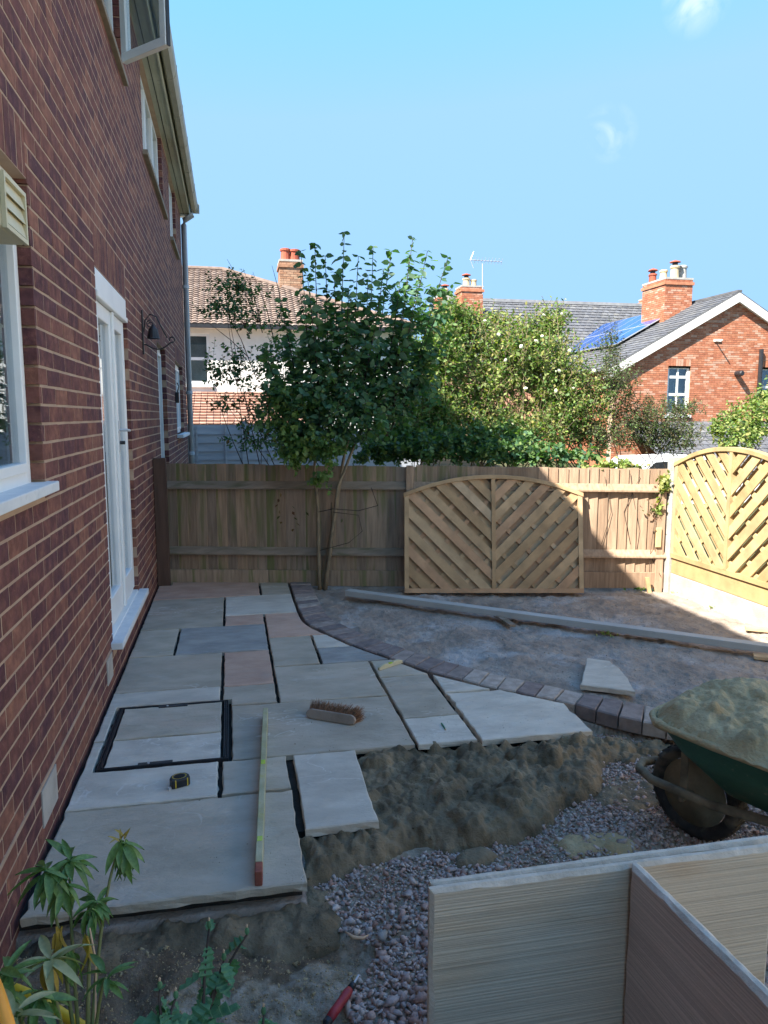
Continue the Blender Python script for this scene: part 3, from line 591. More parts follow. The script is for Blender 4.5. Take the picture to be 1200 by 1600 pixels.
SLABS = [([(.012, 6.36), (.925, 6.36), (.925, 6.90), (.125, 7.03), (.125, 6.9), (.012, 6.9)], p_),
 ([(.925, 6.36), (1.192, 6.36), (1.195, 6.84), (.925, 6.90)], g),
 (R4(.012, .615, 5.455, 6.36), g), (R4(.615, 1.19, 5.735, 6.36), l_), (R4(.615, .92, 5.455, 5.735), p_),
 ([(.92, 5.09), (1.333, 5.09), (1.25, 5.28), (1.205, 5.45), (1.19, 5.735), (.92, 5.735)], p_),
 (R4(.012, .30, 4.835, 5.455), g), (R4(.30, .92, 4.825, 5.455), b__), (R4(.92, 1.225, 4.475, 5.09), g),
 ([(1.225, 4.79), (1.468, 4.79), (1.34, 5.09), (1.225, 5.09)], l_), ([(1.225, 4.465), (1.665, 4.465), (1.475, 4.79), (1.225, 4.79)], b__),
 (R4(.012, .615, 4.20, 4.83), g), (R4(.615, .92, 4.19, 4.825), p_), ([(.66, 3.9), (.92, 3.895), (.92, 4.19), (.615, 4.19), (.615, 3.99), (.66, 3.985)], g),
 ([(.92, 3.875), (1.53, 3.87), (1.53, 4.465), (.92, 4.47)], g), ([(1.53, 4.155), (1.845, 4.155), (1.68, 4.465), (1.53, 4.465)], g),
 (R4(1.53, 1.838, 3.535, 4.155), g), (R4(1.53, 1.838, 3.22, 3.535), l_), ([(.66, 3.245), (1.53, 3.23), (1.53, 3.865), (.66, 3.895)], g),
 ([(.012, 3.565), (.075, 3.565), (.075, 3.985), (.612, 3.985), (.612, 4.2), (.012, 4.2)], l_),
 ([(.012, 2.93), (.615, 2.93), (.615, 3.25), (.075, 3.25), (.075, 3.56), (.012, 3.56)], l_),
 ([(1.842, 3.838), (2.13, 3.838), (2.0, 3.985), (1.85, 4.15)], l_), ([(1.842, 3.205), (2.43, 3.195), (2.445, 3.555), (2.17, 3.825), (1.842, 3.832)], l_),
 (R4(.618, .918, 2.935, 3.242), g), (R4(.012, .92, 2.285, 2.925), g)]
for i, (pl, mt) in enumerate(SLABS): slab(pl, mt, edge_rough=.005 if i in (24, 22) else .0025, th=.032 if i in (24, 22) else .028)
slab([(.93, 2.60), (1.228, 2.605), (1.238, 3.225), (.935, 3.228)], m_spink if False else l_, zt=.004, th=.034, tilt=(0, .004))['label'] = 'loose grey slab with its corner over the mortar heap'
# edging blocks along the curve
def resample(P, n):
    P = np.array(P); d = np.r_[0, np.cumsum(np.linalg.norm(np.diff(P, axis=0), axis=1))]; t = np.linspace(0, 1, n+1)*d[-1]
    return np.c_[np.interp(t, d, P[:, 0]), np.interp(t, d, P[:, 1])]
mid = (np.array(PIN)+np.array(POUT))/2
dm = np.r_[0, np.cumsum(np.linalg.norm(np.diff(mid, axis=0), axis=1))]; nb = int(dm[-1]/.115)
tt = np.linspace(0, dm[-1], nb+1)
ia = np.c_[np.interp(tt, dm, np.array(PIN)[:, 0]), np.interp(tt, dm, np.array(PIN)[:, 1])]
oa = np.c_[np.interp(tt, dm, np.array(POUT)[:, 0]), np.interp(tt, dm, np.array(POUT)[:, 1])]
for i in range(nb):
    ca_, cb_, cc_, cd_ = ia[i], oa[i], oa[i+1], ia[i+1]
    ce = (ca_+cb_+cc_+cd_)/4
    q = [ce+(p-ce)*.94 for p in (ca_, cb_, cc_, cd_)]; zt = .004+random.uniform(-.003, .003)
    ii = [ce+(p-ce)*.93 for p in q]
    vs = [(*p, zt-.007) for p in q]+[(*p, zt) for p in ii]+[(*p, -.07) for p in q]
    fs = [(4, 7, 6, 5)]+[(j, 4+j, 4+(j+1) % 4, (j+1) % 4) for j in range(4)]+[(8+j, j, (j+1) % 4, 8+(j+1) % 4) for j in range(4)]
    o = MB().add(vs, fs).build('edging_block', m_block, patio); recenter(o)
# manhole cover tray
mh = empty('manhole_cover', label='recessed manhole cover filled with two grey slabs inside black metal frame in the patio', cat='manhole cover')
fm_ = MB()
X0, X1, Y0, Y1 = .080, .652, 3.262, 3.972
for o_, t_, zt in ((0, .005, .003), (.010, .004, .001), (.018, .005, .003)):
    fm_.box(X0+o_, X0+o_+t_, Y0+o_, Y1-o_, -.04, zt); fm_.box(X1-o_-t_, X1-o_, Y0+o_, Y1-o_, -.04, zt)
    fm_.box(X0+o_+t_, X1-o_-t_, Y0+o_*.5, Y0+o_*.5+t_*.6, -.04, zt); fm_.box(X0+o_+t_, X1-o_-t_, Y1-o_*.5-t_*.6, Y1-o_*.5, -.04, zt)
fm_.build('frame', m_black, mh)
slab([(.104, 3.27), (.62, 3.27), (.62, 3.565), (.104, 3.565)], l_, parent=mh, gx=.004, gy=.004)
slab([(.104, 3.57), (.62, 3.57), (.62, 3.962), (.104, 3.962)], g, parent=mh, gx=.004, gy=.004)
for xx, yy in ((.36, 3.945), (.33, 3.278)):
    MB().box(xx-.075, xx+.075, yy-.012, yy+.014, -.01, .0045).build('lifting_plate', m_black, mh); MB().lathe((xx-.03, yy, .004), [(.006, 0), (.006, .003), (.004, .004)], 8).build('screw', m_alu, mh)

# ---------------------------------------------------------------- mortar and sand heaps
HV = []
def blobs(H, X, Yy, inside, n, r0, r1, hs, seed, facets=.35):
    """pile rounded clods on the height field, some sliced flat as by a trowel"""
    r_ = np.random.default_rng(seed); st_ = X[1]-X[0]; iy, ix = np.nonzero(inside); H0 = H.copy()
    for _ in range(n):
        k = r_.integers(len(ix)); cx, cy = X[ix[k]], Yy[iy[k]]; R_ = r_.uniform(r0, r1)*(1 if r_.random() < .8 else .6); el = r_.uniform(.55, 1); an = r_.uniform(0, math.pi)
        i0 = max(0, int((cx-R_-X[0])/st_)); i1 = min(len(X), int((cx+R_-X[0])/st_)+2); j0 = max(0, int((cy-R_-Yy[0])/st_)); j1 = min(len(Yy), int((cy+R_-Yy[0])/st_)+2)
        gx_, gy_ = np.meshgrid(X[i0:i1]-cx, Yy[j0:j1]-cy); u_ = (gx_*math.cos(an)+gy_*math.sin(an))/R_; v_ = (-gx_*math.sin(an)+gy_*math.cos(an))/(R_*el)
        wob = 1+.18*np.sin(3*np.arctan2(v_, u_)+r_.uniform(0, 6))+.1*np.sin(7*np.arctan2(v_, u_)+r_.uniform(0, 6)); q = 1-(u_*u_+v_*v_)*wob
        b0 = H[min(len(Yy)-1, iy[k]), min(len(X)-1, ix[k])]; sub = H[j0:j1, i0:i1]; bl_ = .3*b0+.7*sub; dome = bl_+hs*R_*np.sqrt(np.clip(q, 0, 1))-.08*R_
        if r_.random() < facets: dome = np.minimum(dome, bl_+R_*(.18+r_.uniform(-.5, .5)*u_+r_.uniform(-.5, .5)*v_))
        sub = H[j0:j1, i0:i1]; H[j0:j1, i0:i1] = np.where(q > 0, np.minimum(np.maximum(sub, dome), H0[j0:j1, i0:i1]+.070), sub)
def heap(name, poly, hmax, mt, base=-.13, step=.006, edge=.11, rough=1., seed=0, label=None, cat=None, kind=None, big=(.035, .09), nb_=120, cap=9.):
    P = np.array(poly); x0, y0 = P.min(0)-.05; x1, y1 = P.max(0)+.05
    X = np.arange(x0, x1, step); Yy = np.arange(y0, y1, step); E0 = P; E1 = np.roll(P, -1, 0); dE = E1-E0; L2 = (dE**2).sum(1)
    Dm = np.zeros((len(Yy), len(X)))
    for j, y in enumerate(Yy):
        for i, x in enumerate(X):
            wx = x+.035*mn.noise((x*9, y*9, seed)); wy = y+.035*mn.noise((x*9, y*9, seed+5))
            t = np.clip(((np.array([wx, wy])-E0)*dE).sum(1)/L2, 0, 1); q = E0+t[:, None]*dE; d = math.sqrt(((q-[wx, wy])**2).sum(1).min())
            Dm[j, i] = d if inpoly(wx, wy, poly) else -d
    f = np.clip((Dm+.008)/edge, 0, 1); f = 1-(1-f)**2.2
    H = base+hmax*.55*f; H[Dm < -.02] = base-.05
    area = (Dm > .03).sum()*step*step; ins_ = Dm > min(.035, edge*.5)
    if ins_.any():
        blobs(H, X, Yy, ins_, int(area*nb_), big[0], big[1], .50*rough, seed+1, .6); blobs(H, X, Yy, Dm > .012, int(area*1100), .012, .032, .62*rough, seed+2, .35); blobs(H, X, Yy, Dm > .0, int(area*2600), .004, .010, .65*rough, seed+3, 0)
    H = np.minimum(H, cap); H = (H*8+np.roll(H, 1, 0)+np.roll(H, -1, 0)+np.roll(H, 1, 1)+np.roll(H, -1, 1))/12
    V = []
    for j, y in enumerate(Yy):
        for i, x in enumerate(X):
            V.append((x+.002*mn.noise((y*41, x*41, 2)), y+.002*mn.noise((x*41, y*41, 4)), H[j, i]+.0016*rough*mn.fractal((x*60, y*60, seed), .8, 2.1, 3)+.008*mn.noise((x*7, y*7, seed+9))*min(1, f[j, i]*2)))
    nx_, ny_ = len(X), len(Yy); V = np.array(V); HV.append((name, V[V[:, 2] > base+.012], mt))
    Fq = np.array([(j*nx_+i, j*nx_+i+1, (j+1)*nx_+i+1, (j+1)*nx_+i) for j in range(ny_-1) for i in range(nx_-1)])
    keep = (V[Fq][:, :, 2] > base-.03).any(1); o = npmesh(name, V, Fq[keep], mt, smooth=True); return tag(o, label, cat, None, kind)
heap('mortar_heap', [(1.18, 3.25), (1.3, 3.33), (1.85, 3.27), (2.42, 3.27), (2.62, 3.24), (2.58, 3.12), (2.42, 3.02), (2.34, 2.93), (2.26, 2.80), (2.12, 2.70), (1.98, 2.66), (1.84, 2.55), (1.66, 2.52), (1.5, 2.50), (1.36, 2.58), (1.22, 2.50), (1.02, 2.44), (.9, 2.40), (.88, 2.66), (1.1, 2.72), (1.18, 2.8)],
     .15, m_mort, seed=3, rough=1.0, label='lumpy heap of wet grey green mortar spread beside the loose slab', cat='mortar')
heap('mortar_bed', [(.03, 2.33), (.03, 2.16), (.3, 2.13), (.6, 2.2), (.8, 2.10), (.97, 2.12), (1.03, 2.22), (1.0, 2.42), (.9, 2.42), (.88, 2.33)],
     .055, m_mort, seed=8, base=-.125, edge=.07, cap=-.05, rough=.7, label='rough wet mortar bed showing under the front edge of the big slab', cat='mortar')
heap('mortar_bed', [(2.40, 3.30), (2.74, 3.24), (3.1, 3.1), (3.4, 2.95), (3.3, 2.86), (2.95, 3.0), (2.7, 3.05), (2.5, 3.0), (2.42, 3.1)],
     .075, m_mort, seed=12, base=-.13, edge=.07, label='ridge of mortar haunching along the end of the block edging', cat='mortar')
heap('mortar_splash', [(2.28, 2.85), (2.42, 2.88), (2.56, 2.82), (2.52, 2.68), (2.36, 2.60), (2.24, 2.62), (2.2, 2.75)], .03, m_mort, base=-.105, edge=.05, seed=21, big=(.02, .04), rough=.6, label='flat dark mortar splash on the gravel right of the heap', cat='mortar')
heap('mortar_splash', [(1.9, 2.5), (2.0, 2.53), (2.16, 2.5), (2.2, 2.42), (2.1, 2.36), (1.95, 2.40)], .025, m_sand, base=-.102, edge=.05, seed=25, big=(.02, .04), rough=.5, label='small sandy yellow mortar splash on the gravel in front of the heap', cat='mortar')
heap('mortar_splash', [(1.5, 2.5), (1.6, 2.52), (1.64, 2.45), (1.56, 2.40), (1.48, 2.43)], .05, m_mort, base=-.108, edge=.04, seed=29, label='fist sized mortar lump on the gravel at the heap front', cat='mortar')

# ---------------------------------------------------------------- stones
def rock(seed, n=14):
    r_ = np.random.default_rng(seed); p = r_.normal(size=(n, 3)); p /= np.linalg.norm(p, axis=1)[:, None]; p *= [1, .78, .6]; p *= r_.uniform(.85, 1.1, (n, 1))
    bm = bmesh.new(); [bm.verts.new(q) for q in p]; bmesh.ops.convex_hull(bm, input=bm.verts); bmesh.ops.triangulate(bm, faces=bm.faces)
    bm.verts.ensure_lookup_table(); bm.verts.index_update()
    V_ = np.array([v.co for v in bm.verts]); F_ = np.array([[v.index for v in f.verts] for f in bm.faces]); bm.free()
    used = np.unique(F_); mp_ = -np.ones(len(V_), int); mp_[used] = np.arange(len(used)); return V_[used], mp_[F_]
ROCKS = [rock(i, 9) for i in range(14)]
def rotm(n):
    q = rng.normal(size=(n, 4)); q /= np.linalg.norm(q, axis=1)[:, None]; a, b, c, d = q.T
    return np.stack([np.stack([1-2*(c*c+d*d), 2*(b*c-a*d), 2*(b*d+a*c)], 1), np.stack([2*(b*c+a*d), 1-2*(b*b+d*d), 2*(c*d-a*b)], 1), np.stack([2*(b*d-a*c), 2*(c*d+a*b), 1-2*(b*b+c*c)], 1)], 1)
def scatter(name, pts, sizes, mt, kind='stuff', label=None, cat=None):
    pts = np.array(pts); sizes = np.array(sizes); VV = []; FF = []; k = 0; ids = rng.integers(0, len(ROCKS), len(pts)); Rm = rotm(len(pts))
    for r_ in range(len(ROCKS)):
        s = ids == r_
        if not s.any(): continue
        v, f = ROCKS[r_]; P = np.einsum('nij,vj->nvi', Rm[s], v)*sizes[s][:, None, None]; P[:, :, 2] *= .8; P += pts[s][:, None, :]
        nn_ = s.sum(); FF.append((f[None]+(np.arange(nn_)*len(v))[:, None, None]+k).reshape(-1, 3)); VV.append(P.reshape(-1, 3)); k += nn_*len(v)
    return tag(npmesh(name, np.concatenate(VV), np.concatenate(FF), mt), label, cat, None, kind)
pts = []; sz = []
HP = [(1.0, 2.45), (1.3, 3.3), (2.4, 3.25), (2.3, 2.95), (2.1, 2.75), (1.8, 2.6), (1.5, 2.55)]
for _ in range(90000):
    x = rng.uniform(.85, 3.7); y = rng.uniform(1.15, 3.4)
    if zone(x, y) != 2 or inpoly(x, y, HP): continue
    if (x > 2.95 or (y < 1.42 and x > 1.15)) and rng.random() < .8: continue
    c = mn.noise((x*3, y*3, 4)); near = y < 2.35 and x < 1.5
    s = rng.uniform(.005, .0115)*(1.5 if near else 1.05)*(1+.4*c)
    if rng.random() < .09: s *= 1.8
    if len(pts) > 26000: break
    pts.append((x, y, gh(x, y)+s*rng.uniform(.0, .75))); sz.append(max(.004, s))
for k, (hn, hv, hm) in enumerate(HV):
    if hn == 'mortar_splash' or len(hv) < 10: continue
    n_ = 1500 if hn == 'mortar_heap' else 400; idx = rng.integers(0, len(hv), n_); cl = np.array([mn.noise((p[0]*9, p[1]*9, 3)) for p in hv[idx]]); idx = idx[cl > -.12]
    scatter('mortar_crumbs', hv[idx]+rng.normal(0, .003, (len(idx), 3))*[1, 1, .4]+[0, 0, .0], rng.uniform(.0015, .005, len(idx))*np.where(rng.random(len(idx)) < .06, 2.2, 1), hm, label='crumbs of wet mortar on the heap')
scatter('gravel', pts, sz, m_stone, label='pink and grey crushed stone gravel', cat='gravel')
pts = []; sz = []
for _ in range(6500):
    x = rng.uniform(1.4, 4.6); y = rng.uniform(2.6, 6.9)
    if zone(x, y) != 0: continue
    s_ = rng.uniform(.002, .006)*(2.6 if rng.random() < .05 else 1); pts.append((x, y, gh(x, y)-s_*.2)); sz.append(s_)
scatter('soil_clods', pts, sz, m_clod, label='small clods and crumbs on the bare soil', cat='soil')
pts = []; sz = []
for _ in range(9000):
    x = rng.uniform(0.0, 1.05); y = rng.uniform(1.0, 2.25)
    if zone(x, y) != 1: continue
    pts.append((x, y, gh(x, y))); sz.append(rng.uniform(.0015, .006)*(2.5 if rng.random() < .03 else 1))
scatter('sand_crumbs', pts, sz, m_sand, label='loose sandy crumbs in front of the slab', cat='sand')
def stone(px, py, r_, mt, lab, sc_=(1, .8, .6), z=-.09):
    p = G(px, py, z); v, f = rock(int(px), 12); o = npmesh('loose_stone', v*r_*np.array(sc_), f, mt); o.location = p.tolist(); o.rotation_euler = (0, 0, px); tag(o, lab, 'stone')
stone(598, 1462, .030, m_sblue, 'wedge shaped blue grey stone on the gravel beside the curved wood chip')
stone(548, 1440, .024, m_stone, 'rounded purple grey stone on the gravel left of the wedge shaped stone', (1, 1, .8))
stone(632, 1567-10, .022, m_stone, 'pinkish stone near the front slab pack low in the gravel', (1, .8, .7))
stone(928, 1318-5, .018, m_sblue, 'small dark grey stone on pale gravel behind the standing slabs', (1, .8, .8))
stone(576, 1238+78, .02, m_stone, 'small brown stone at the front foot of the mortar heap')
wc = MB(); wc.tube([G(540, 1456, -.075), G(553, 1465, -.08), G(568, 1466, -.08), G(577, 1460, -.075)], [.002, .006, .005, .001], 6); tag(wc.build('wood_chip', m_chip, smooth=True), 'curved pale orange wood chip lying on the gravel', 'wood chip')

pts = []; sz = []
for _ in range(260):
    x = rng.uniform(.5, 2.4); y = 2.29+abs(rng.normal(0, .35))+(.95 if x > .95 else 0)
    if y < 4.2: pts.append((x, y, .001)); sz.append(rng.uniform(.001, .0032)*(2 if rng.random() < .05 else 1))
scatter('mortar_spatter', pts, sz, m_mort, label='mortar spatter on the patio slabs')
# ================================================================ BACK FENCE
FA = np.array([.10, 7.10]); FB = np.array([4.60, 6.02]); fd = (FB-FA)/np.linalg.norm(FB-FA); FL = np.linalg.norm(FB-FA); fn = np.array([fd[1], -fd[0]])   # fn faces the camera
if fn[1] > 0: fn = -fn
U3 = np.array([*fd, 0]); N3 = np.array([*fn, 0]); Z3 = np.array([0, 0, 1.])
def fp(u, z, n_=0.): return np.array([*(FA+fd*u+fn*n_), z])
bf = empty('board_fence', label='weathered vertical board fence with two rails across the back of the garden', cat='fence')
u = 0.; i = 0
brd = {}
while u < FL-.03:
    wd = random.choice((.088, .092, .096)); ztop = (1.115-.012*u if u < 2.28 else 1.10-.012*(u-2.2))+random.uniform(-.006, .006)
    mt = m_fence if u < 2.75 else m_fencel
    prt = MB(); a = fp(u, -.03 if u > 2.4 else .0, 0)
    # feather-edge board: thick on one side, thin on the other
    prt.prism([(0, 0), (wd+.010, 0), (wd+.010, .021), (0, .005)], a, U3, N3, (0, 0, ztop-a[2]))
    o = prt.build('board', mt, bf); recenter(o); o.rotation_euler[1] = random.uniform(-.004, .004)
    u += wd; i += 1
for (a, b, zt0, zt1, mt) in ((0, 2.24, .955, .955, m_rail), (2.30, FL, .955, .935, m_fencel), (0, 2.24, .34, .335, m_rail), (2.30, FL, .335, .33, m_fencel)):
    rl = MB(); o_ = fp(a, zt0-.075, .022); d_ = fp(b, zt1-.075, .017)-o_; rl.prism([(0, 0), (.042, 0), (.042, .018), (.0, .075)], o_, N3, Z3, d_); rl.build('rail', mt, bf, bevel=.004)
for (a, b, mt) in ((0, .95, m_fence), (.955, 2.24, m_fence), (2.30, 3.72, m_fencel), (3.725, FL-.02, m_fencel)):
    MB().obox(fp(a, -.03, .0225), U3*(b-a), N3*.02, Z3*.15).build('gravel_board', mt, bf, bevel=.003)
MB().obox(fp(2.235, -.1, .0), U3*.065, N3*.075, Z3*1.20).build('post', m_fencel, bf, bevel=.004)
MB().box(.004, .115, 6.955, 7.035, -.1, 1.17).build('corner_post', m_post, bf, bevel=.004)
MB().obox(fp(FL-.10, -.08, .02), U3*.07, N3*.03, Z3*.98).build('end_post', m_fencel, bf, bevel=.004)
MB().obox(fp(FL-.115, .36, .05), U3*.05, N3*.02, Z3*.18).build('end_block', m_new2, bf, bevel=.004)
sk = MB(); sk.obox(fp(FL-.18, -.06, .10), U3*.035, N3*.02, U3*-.03+Z3*.15); tag(sk.build('wood_stake', m_new2), 'short pale sawn stake at the foot of the fence beside the concrete post', 'stake')

# ================================================================ LATTICE PANELS
def lattice(name, o, Ud, Vd, Nd, Wd, hs, hc, mt, mtf, label, cat='fence panel', parent=None, bw=.058):
    o, Ud, Vd, Nd = [np.asarray(a, float) for a in (o, Ud, Vd, Nd)]; Ud /= np.linalg.norm(Ud); Vd /= np.linalg.norm(Vd); Nd /= np.linalg.norm(Nd)
    root = parent or empty(name, label=label, cat=cat)
    arch = lambda u_: hs+(hc-hs)*(1-(2*u_/Wd-1)**2)**.75 if 0 < u_ < Wd else hs
    arch = lambda u_: hs+(hc-hs)*(1-abs(2*u_/Wd-1)**2.1)
    fw_ = .04; dp_ = .052
    def pz(poly, n0, n1, nm, m_):
        if len(poly) < 3: return
        b_ = MB().prism(poly, o+Nd*n0, Ud, Vd, Nd*(n1-n0)).build(nm, m_, root); recenter(b_); return b_
    K = 14
    for half in (0, 1):
        u0 = fw_ if half == 0 else Wd/2+.018; u1 = Wd/2-.018 if half == 0 else Wd-fw_
        reg = [(u0, fw_), (u1, fw_)]+[(u1+(u0-u1)*k/K, arch(u1+(u0-u1)*k/K)-.035) for k in range(K+1)]
        s = -1 if half == 0 else 1
        ang = math.radians(45*1.0)*s; dx_, dy_ = math.cos(ang), math.sin(ang); nx_, ny_ = -dy_, dx_
        cu, cvv = (u0+u1)/2, .5*hc
        for layer, (off, w_, n0, n1) in enumerate(((0, .074, .034, .046), (.062, bw, .000, .009))):
            for k in range(-9, 10):
                cc = k*.124+off; c0 = (cu+nx_*cc, cvv+ny_*cc)
                q = [(c0[0]+a*dx_+b*nx_, c0[1]+a*dy_+b*ny_) for a, b in ((-1.3, -w_/2), (1.3, -w_/2), (1.3, w_/2), (-1.3, w_/2))]
                q = clip_convex(q, reg)
                if len(q) >= 3 and abs(sum(q[i][0]*q[(i+1) % len(q)][1]-q[(i+1) % len(q)][0]*q[i][1] for i in range(len(q))))*.5 > .0012: pz(q, n0, n1, 'slat', mt)
        for k in range(-5, 6):
            cc = k*.19+.03; c0 = (cu+dx_*cc, cvv+dy_*cc)
            q = [(c0[0]+a*nx_+b*dx_, c0[1]+a*ny_+b*dy_) for a, b in ((-1.3, -.019), (1.3, -.019), (1.3, .019), (-1.3, .019))]
            q = clip_convex(q[::-1] if sum(q[i][0]*q[(i+1) % 4][1]-q[(i+1) % 4][0]*q[i][1] for i in range(4)) < 0 else q, reg)
            if len(q) >= 3: pz(q, .0125, .0275, 'batten', mtf)
    pz([(0, 0), (Wd, 0), (Wd, fw_), (0, fw_)], 0, dp_, 'bottom_rail', mtf)
    pz([(0, fw_), (fw_, fw_), (fw_, arch(fw_)-.03), (0, hs-.03)], 0, dp_, 'side_rail', mtf); pz([(Wd-fw_, fw_), (Wd, fw_), (Wd, hs-.03), (Wd-fw_, arch(fw_)-.03)], 0, dp_, 'side_rail', mtf)
    pz([(Wd/2-.018, fw_), (Wd/2+.018, fw_), (Wd/2+.018, hc-.036), (Wd/2-.018, hc-.036)], 0, dp_+.003, 'centre_rail', mtf)
    K = 24; top = [(-.01+(Wd+.02)*k/K, arch(min(max(-.01+(Wd+.02)*k/K, 0), Wd))) for k in range(K+1)]
    b_ = MB()
    vs = []
    for (a, b) in top:
        for n_, dv in ((-.006, 0), (-.006, -.036), (dp_+.008, -.036), (dp_+.008, 0)): vs.append(o+Ud*a+Vd*(b+dv)+Nd*n_)
    fs = [(4*i+j, 4*i+(j+1) % 4, 4*i+4+(j+1) % 4, 4*i+4+j) for i in range(K) for j in range(4)]+[(0, 3, 2, 1), (4*K, 4*K+1, 4*K+2, 4*K+3)]
    b_.add(vs, fs); t_ = b_.build('arched_top_rail', mtf, root, bevel=.003); return root
pb0 = G(632, 926, -.035); pb1 = G(910, 926, -.035)
wdp = np.linalg.norm(pb1-pb0); ud = (pb1-pb0)/wdp; nd = np.cross(ud, [0, 0, 1]); lean = np.array([0, 0, 1.])*.98-nd*.19
lattice('arched_trellis', pb0, ud, lean, np.cross(ud, lean), wdp, .90, 1.065, m_new, m_new, 'loose arched lattice panel leaning against the board fence in half shade')
# right boundary: concrete posts, gravel boards and lattice panel
rbf = empty('lattice_fence', label='sunlit new lattice fence between concrete posts on the right boundary', cat='fence')
def cpost(y): 
    b_ = MB(); b_.box(4.58, 4.68, y, y+.095, -.2, 1.185); return b_.build('concrete_post', m_conc, rbf, bevel=.006)
cpost(5.93)
lattice('panel', (4.64, 5.92, .275), (0, -1, 0), (0, 0, 1), (-1, 0, 0), 1.50, .86, 1.03, m_new2, m_new2, '', parent=rbf, bw=.072)
MB().box(4.605, 4.635, 4.42, 5.925, .13, .272).build('timber_gravel_board', m_new2, rbf, bevel=.004)
MB().box(4.60, 4.65, 4.42, 5.925, -.12, .127).build('concrete_gravel_board', m_conc, rbf, bevel=.006)
cpost(4.32)
lattice('panel', (4.64, 4.31, .275), (0, -1, 0), (0, 0, 1), (-1, 0, 0), 1.50, .86, 1.03, m_new2, m_new2, '', parent=rbf, bw=.072)
MB().box(4.605, 4.635, 2.81, 4.315, .13, .272).build('timber_gravel_board', m_new2, rbf, bevel=.004); MB().box(4.60, 4.65, 2.81, 4.315, -.12, .127).build('concrete_gravel_board', m_conc, rbf, bevel=.006)

for k in range(5):  # fence run continued out of view, added to bounce warm sunlight into the shade
    ya = 2.62-k*1.62; cpost(ya+.1)
    MB().box(4.60, 4.65, ya-1.42, ya+.095, -.12, .127).build('concrete_gravel_board', m_conc, rbf); MB().box(4.605, 4.635, ya-1.42, ya+.095, .13, .272).build('timber_gravel_board', m_new2, rbf)
    MB().prism([(-ya+1.42-1.5*0-1.51*0-(0), .28), (-ya+1.42, .28), (-ya+1.42, 1.13), (-ya+.66, 1.3), (-ya-.09, 1.13), (-ya-.09, .28)][1:], (4.60, 0, 0), (0, -1, 0), (0, 0, 1), (.035, 0, 0)).build('unseen_board_panel', m_new2, rbf)
# ================================================================ THINGS LYING IN THE GARDEN
bm_ = empty('long_beam', label='long grey primed timber beam lying diagonally across the soil', cat='beam')
p0 = G(539, 931, -.02); p1 = G(1200, 1021, -.02); d_ = (p1-p0); p1 = p0+d_*1.25; d_ = p1-p0; dn = d_/np.linalg.norm(d_); sd = np.cross([0, 0, 1], dn)
MB().obox(p0, d_, sd*.085, Z3*.048).build('beam_board', m_beam, bm_, bevel=.003)
MB().obox(p0+dn*.02+sd*.088+[0, 0, 0], d_*.985, sd*.012, Z3*.03).build('side_batten', m_beam, bm_)
a = G(770, 962, -.03); b = G(790, 976, -.04); tag(MB().obox(a, (b-a)*1.3, np.cross([0, 0, 1], (b-a)/np.linalg.norm(b-a))*.05, Z3*.02).build('wood_offcut', m_rail), 'small grey wood offcut under the middle of the long beam', 'offcut')
for k, (px, py, lab) in enumerate(((1165, 985, 'tan plank end lying on the soil behind the right end of the beam'), (1178, 1030, 'tan plank lying on the soil in front of the right end of the beam'))):
    a = G(px, py, -.04); tag(MB().obox(a, (.45, -.3, 0), (.04, .06, 0), Z3*.02).build('plank', m_new), lab, 'plank')
cp = [G(917, 1029, -.01), G(953, 1034, -.01), G(968, 1046, -.01), G(981, 1061, -.01), G(993, 1082, -.01), G(906, 1071, -.01)]
o = slab([(p[0], p[1]) for p in cp][::-1], m_spale, zt=-.005, th=.03, parent=None, gx=.001, gy=.001, name='cut_slab'); tag(o, 'pale sandstone offcut with one curved edge lying on the soil', 'paving slab')
# broom head
bh = empty('broom_head', label='brown bristled broom head lying on the patio without its handle', cat='broom')
b0 = G(479, 1120, .0); b1 = G(556, 1133, .0); bd = (b1-b0); BLn = np.linalg.norm(bd); bd /= BLn; bn = np.cross([0, 0, 1], bd)
pf = [(-.5, 0), (-.47, -.3), (-.4, -.45), (.4, -.45), (.47, -.3), (.5, 0), (.47, .3), (.4, .45), (-.4, .45), (-.47, .3)]
w3 = bn*.32+Z3*.95; t3 = bn*.95-Z3*.32
MB().prism([(a*BLn, b*.055) for a, b in pf], (b0+b1)/2+Z3*.026-bn*.01, bd, w3, t3*.022).build('wooden_stock', m_oldwd, bh, bevel=.004)
VV = []; FF = []
for i in range(2600):
    a = rng.uniform(-.46, .46); b = rng.uniform(-.4, .4); base = (b0+b1)/2+Z3*.026-bn*.01+bd*a*BLn+w3*b*.055+t3*.022
    dirv = t3*1.0+w3*.55+bd*(a*.75)+rng.normal(0, .13, 3)+w3*b*.6; dirv /= np.linalg.norm(dirv); Ln = rng.uniform(.068, .085)
    tip = base+dirv*Ln+Z3*-.004; sdv = np.cross(dirv, rng.normal(size=3)); sdv = sdv/np.linalg.norm(sdv)*.0009
    k = len(VV); VV += [base-sdv, base+sdv, tip+sdv*.6, tip-sdv*.6]; FF.append((k, k+1, k+2, k+3))
tag(npmesh('bristles', VV, FF, m_bris, bh), kind='stuff')
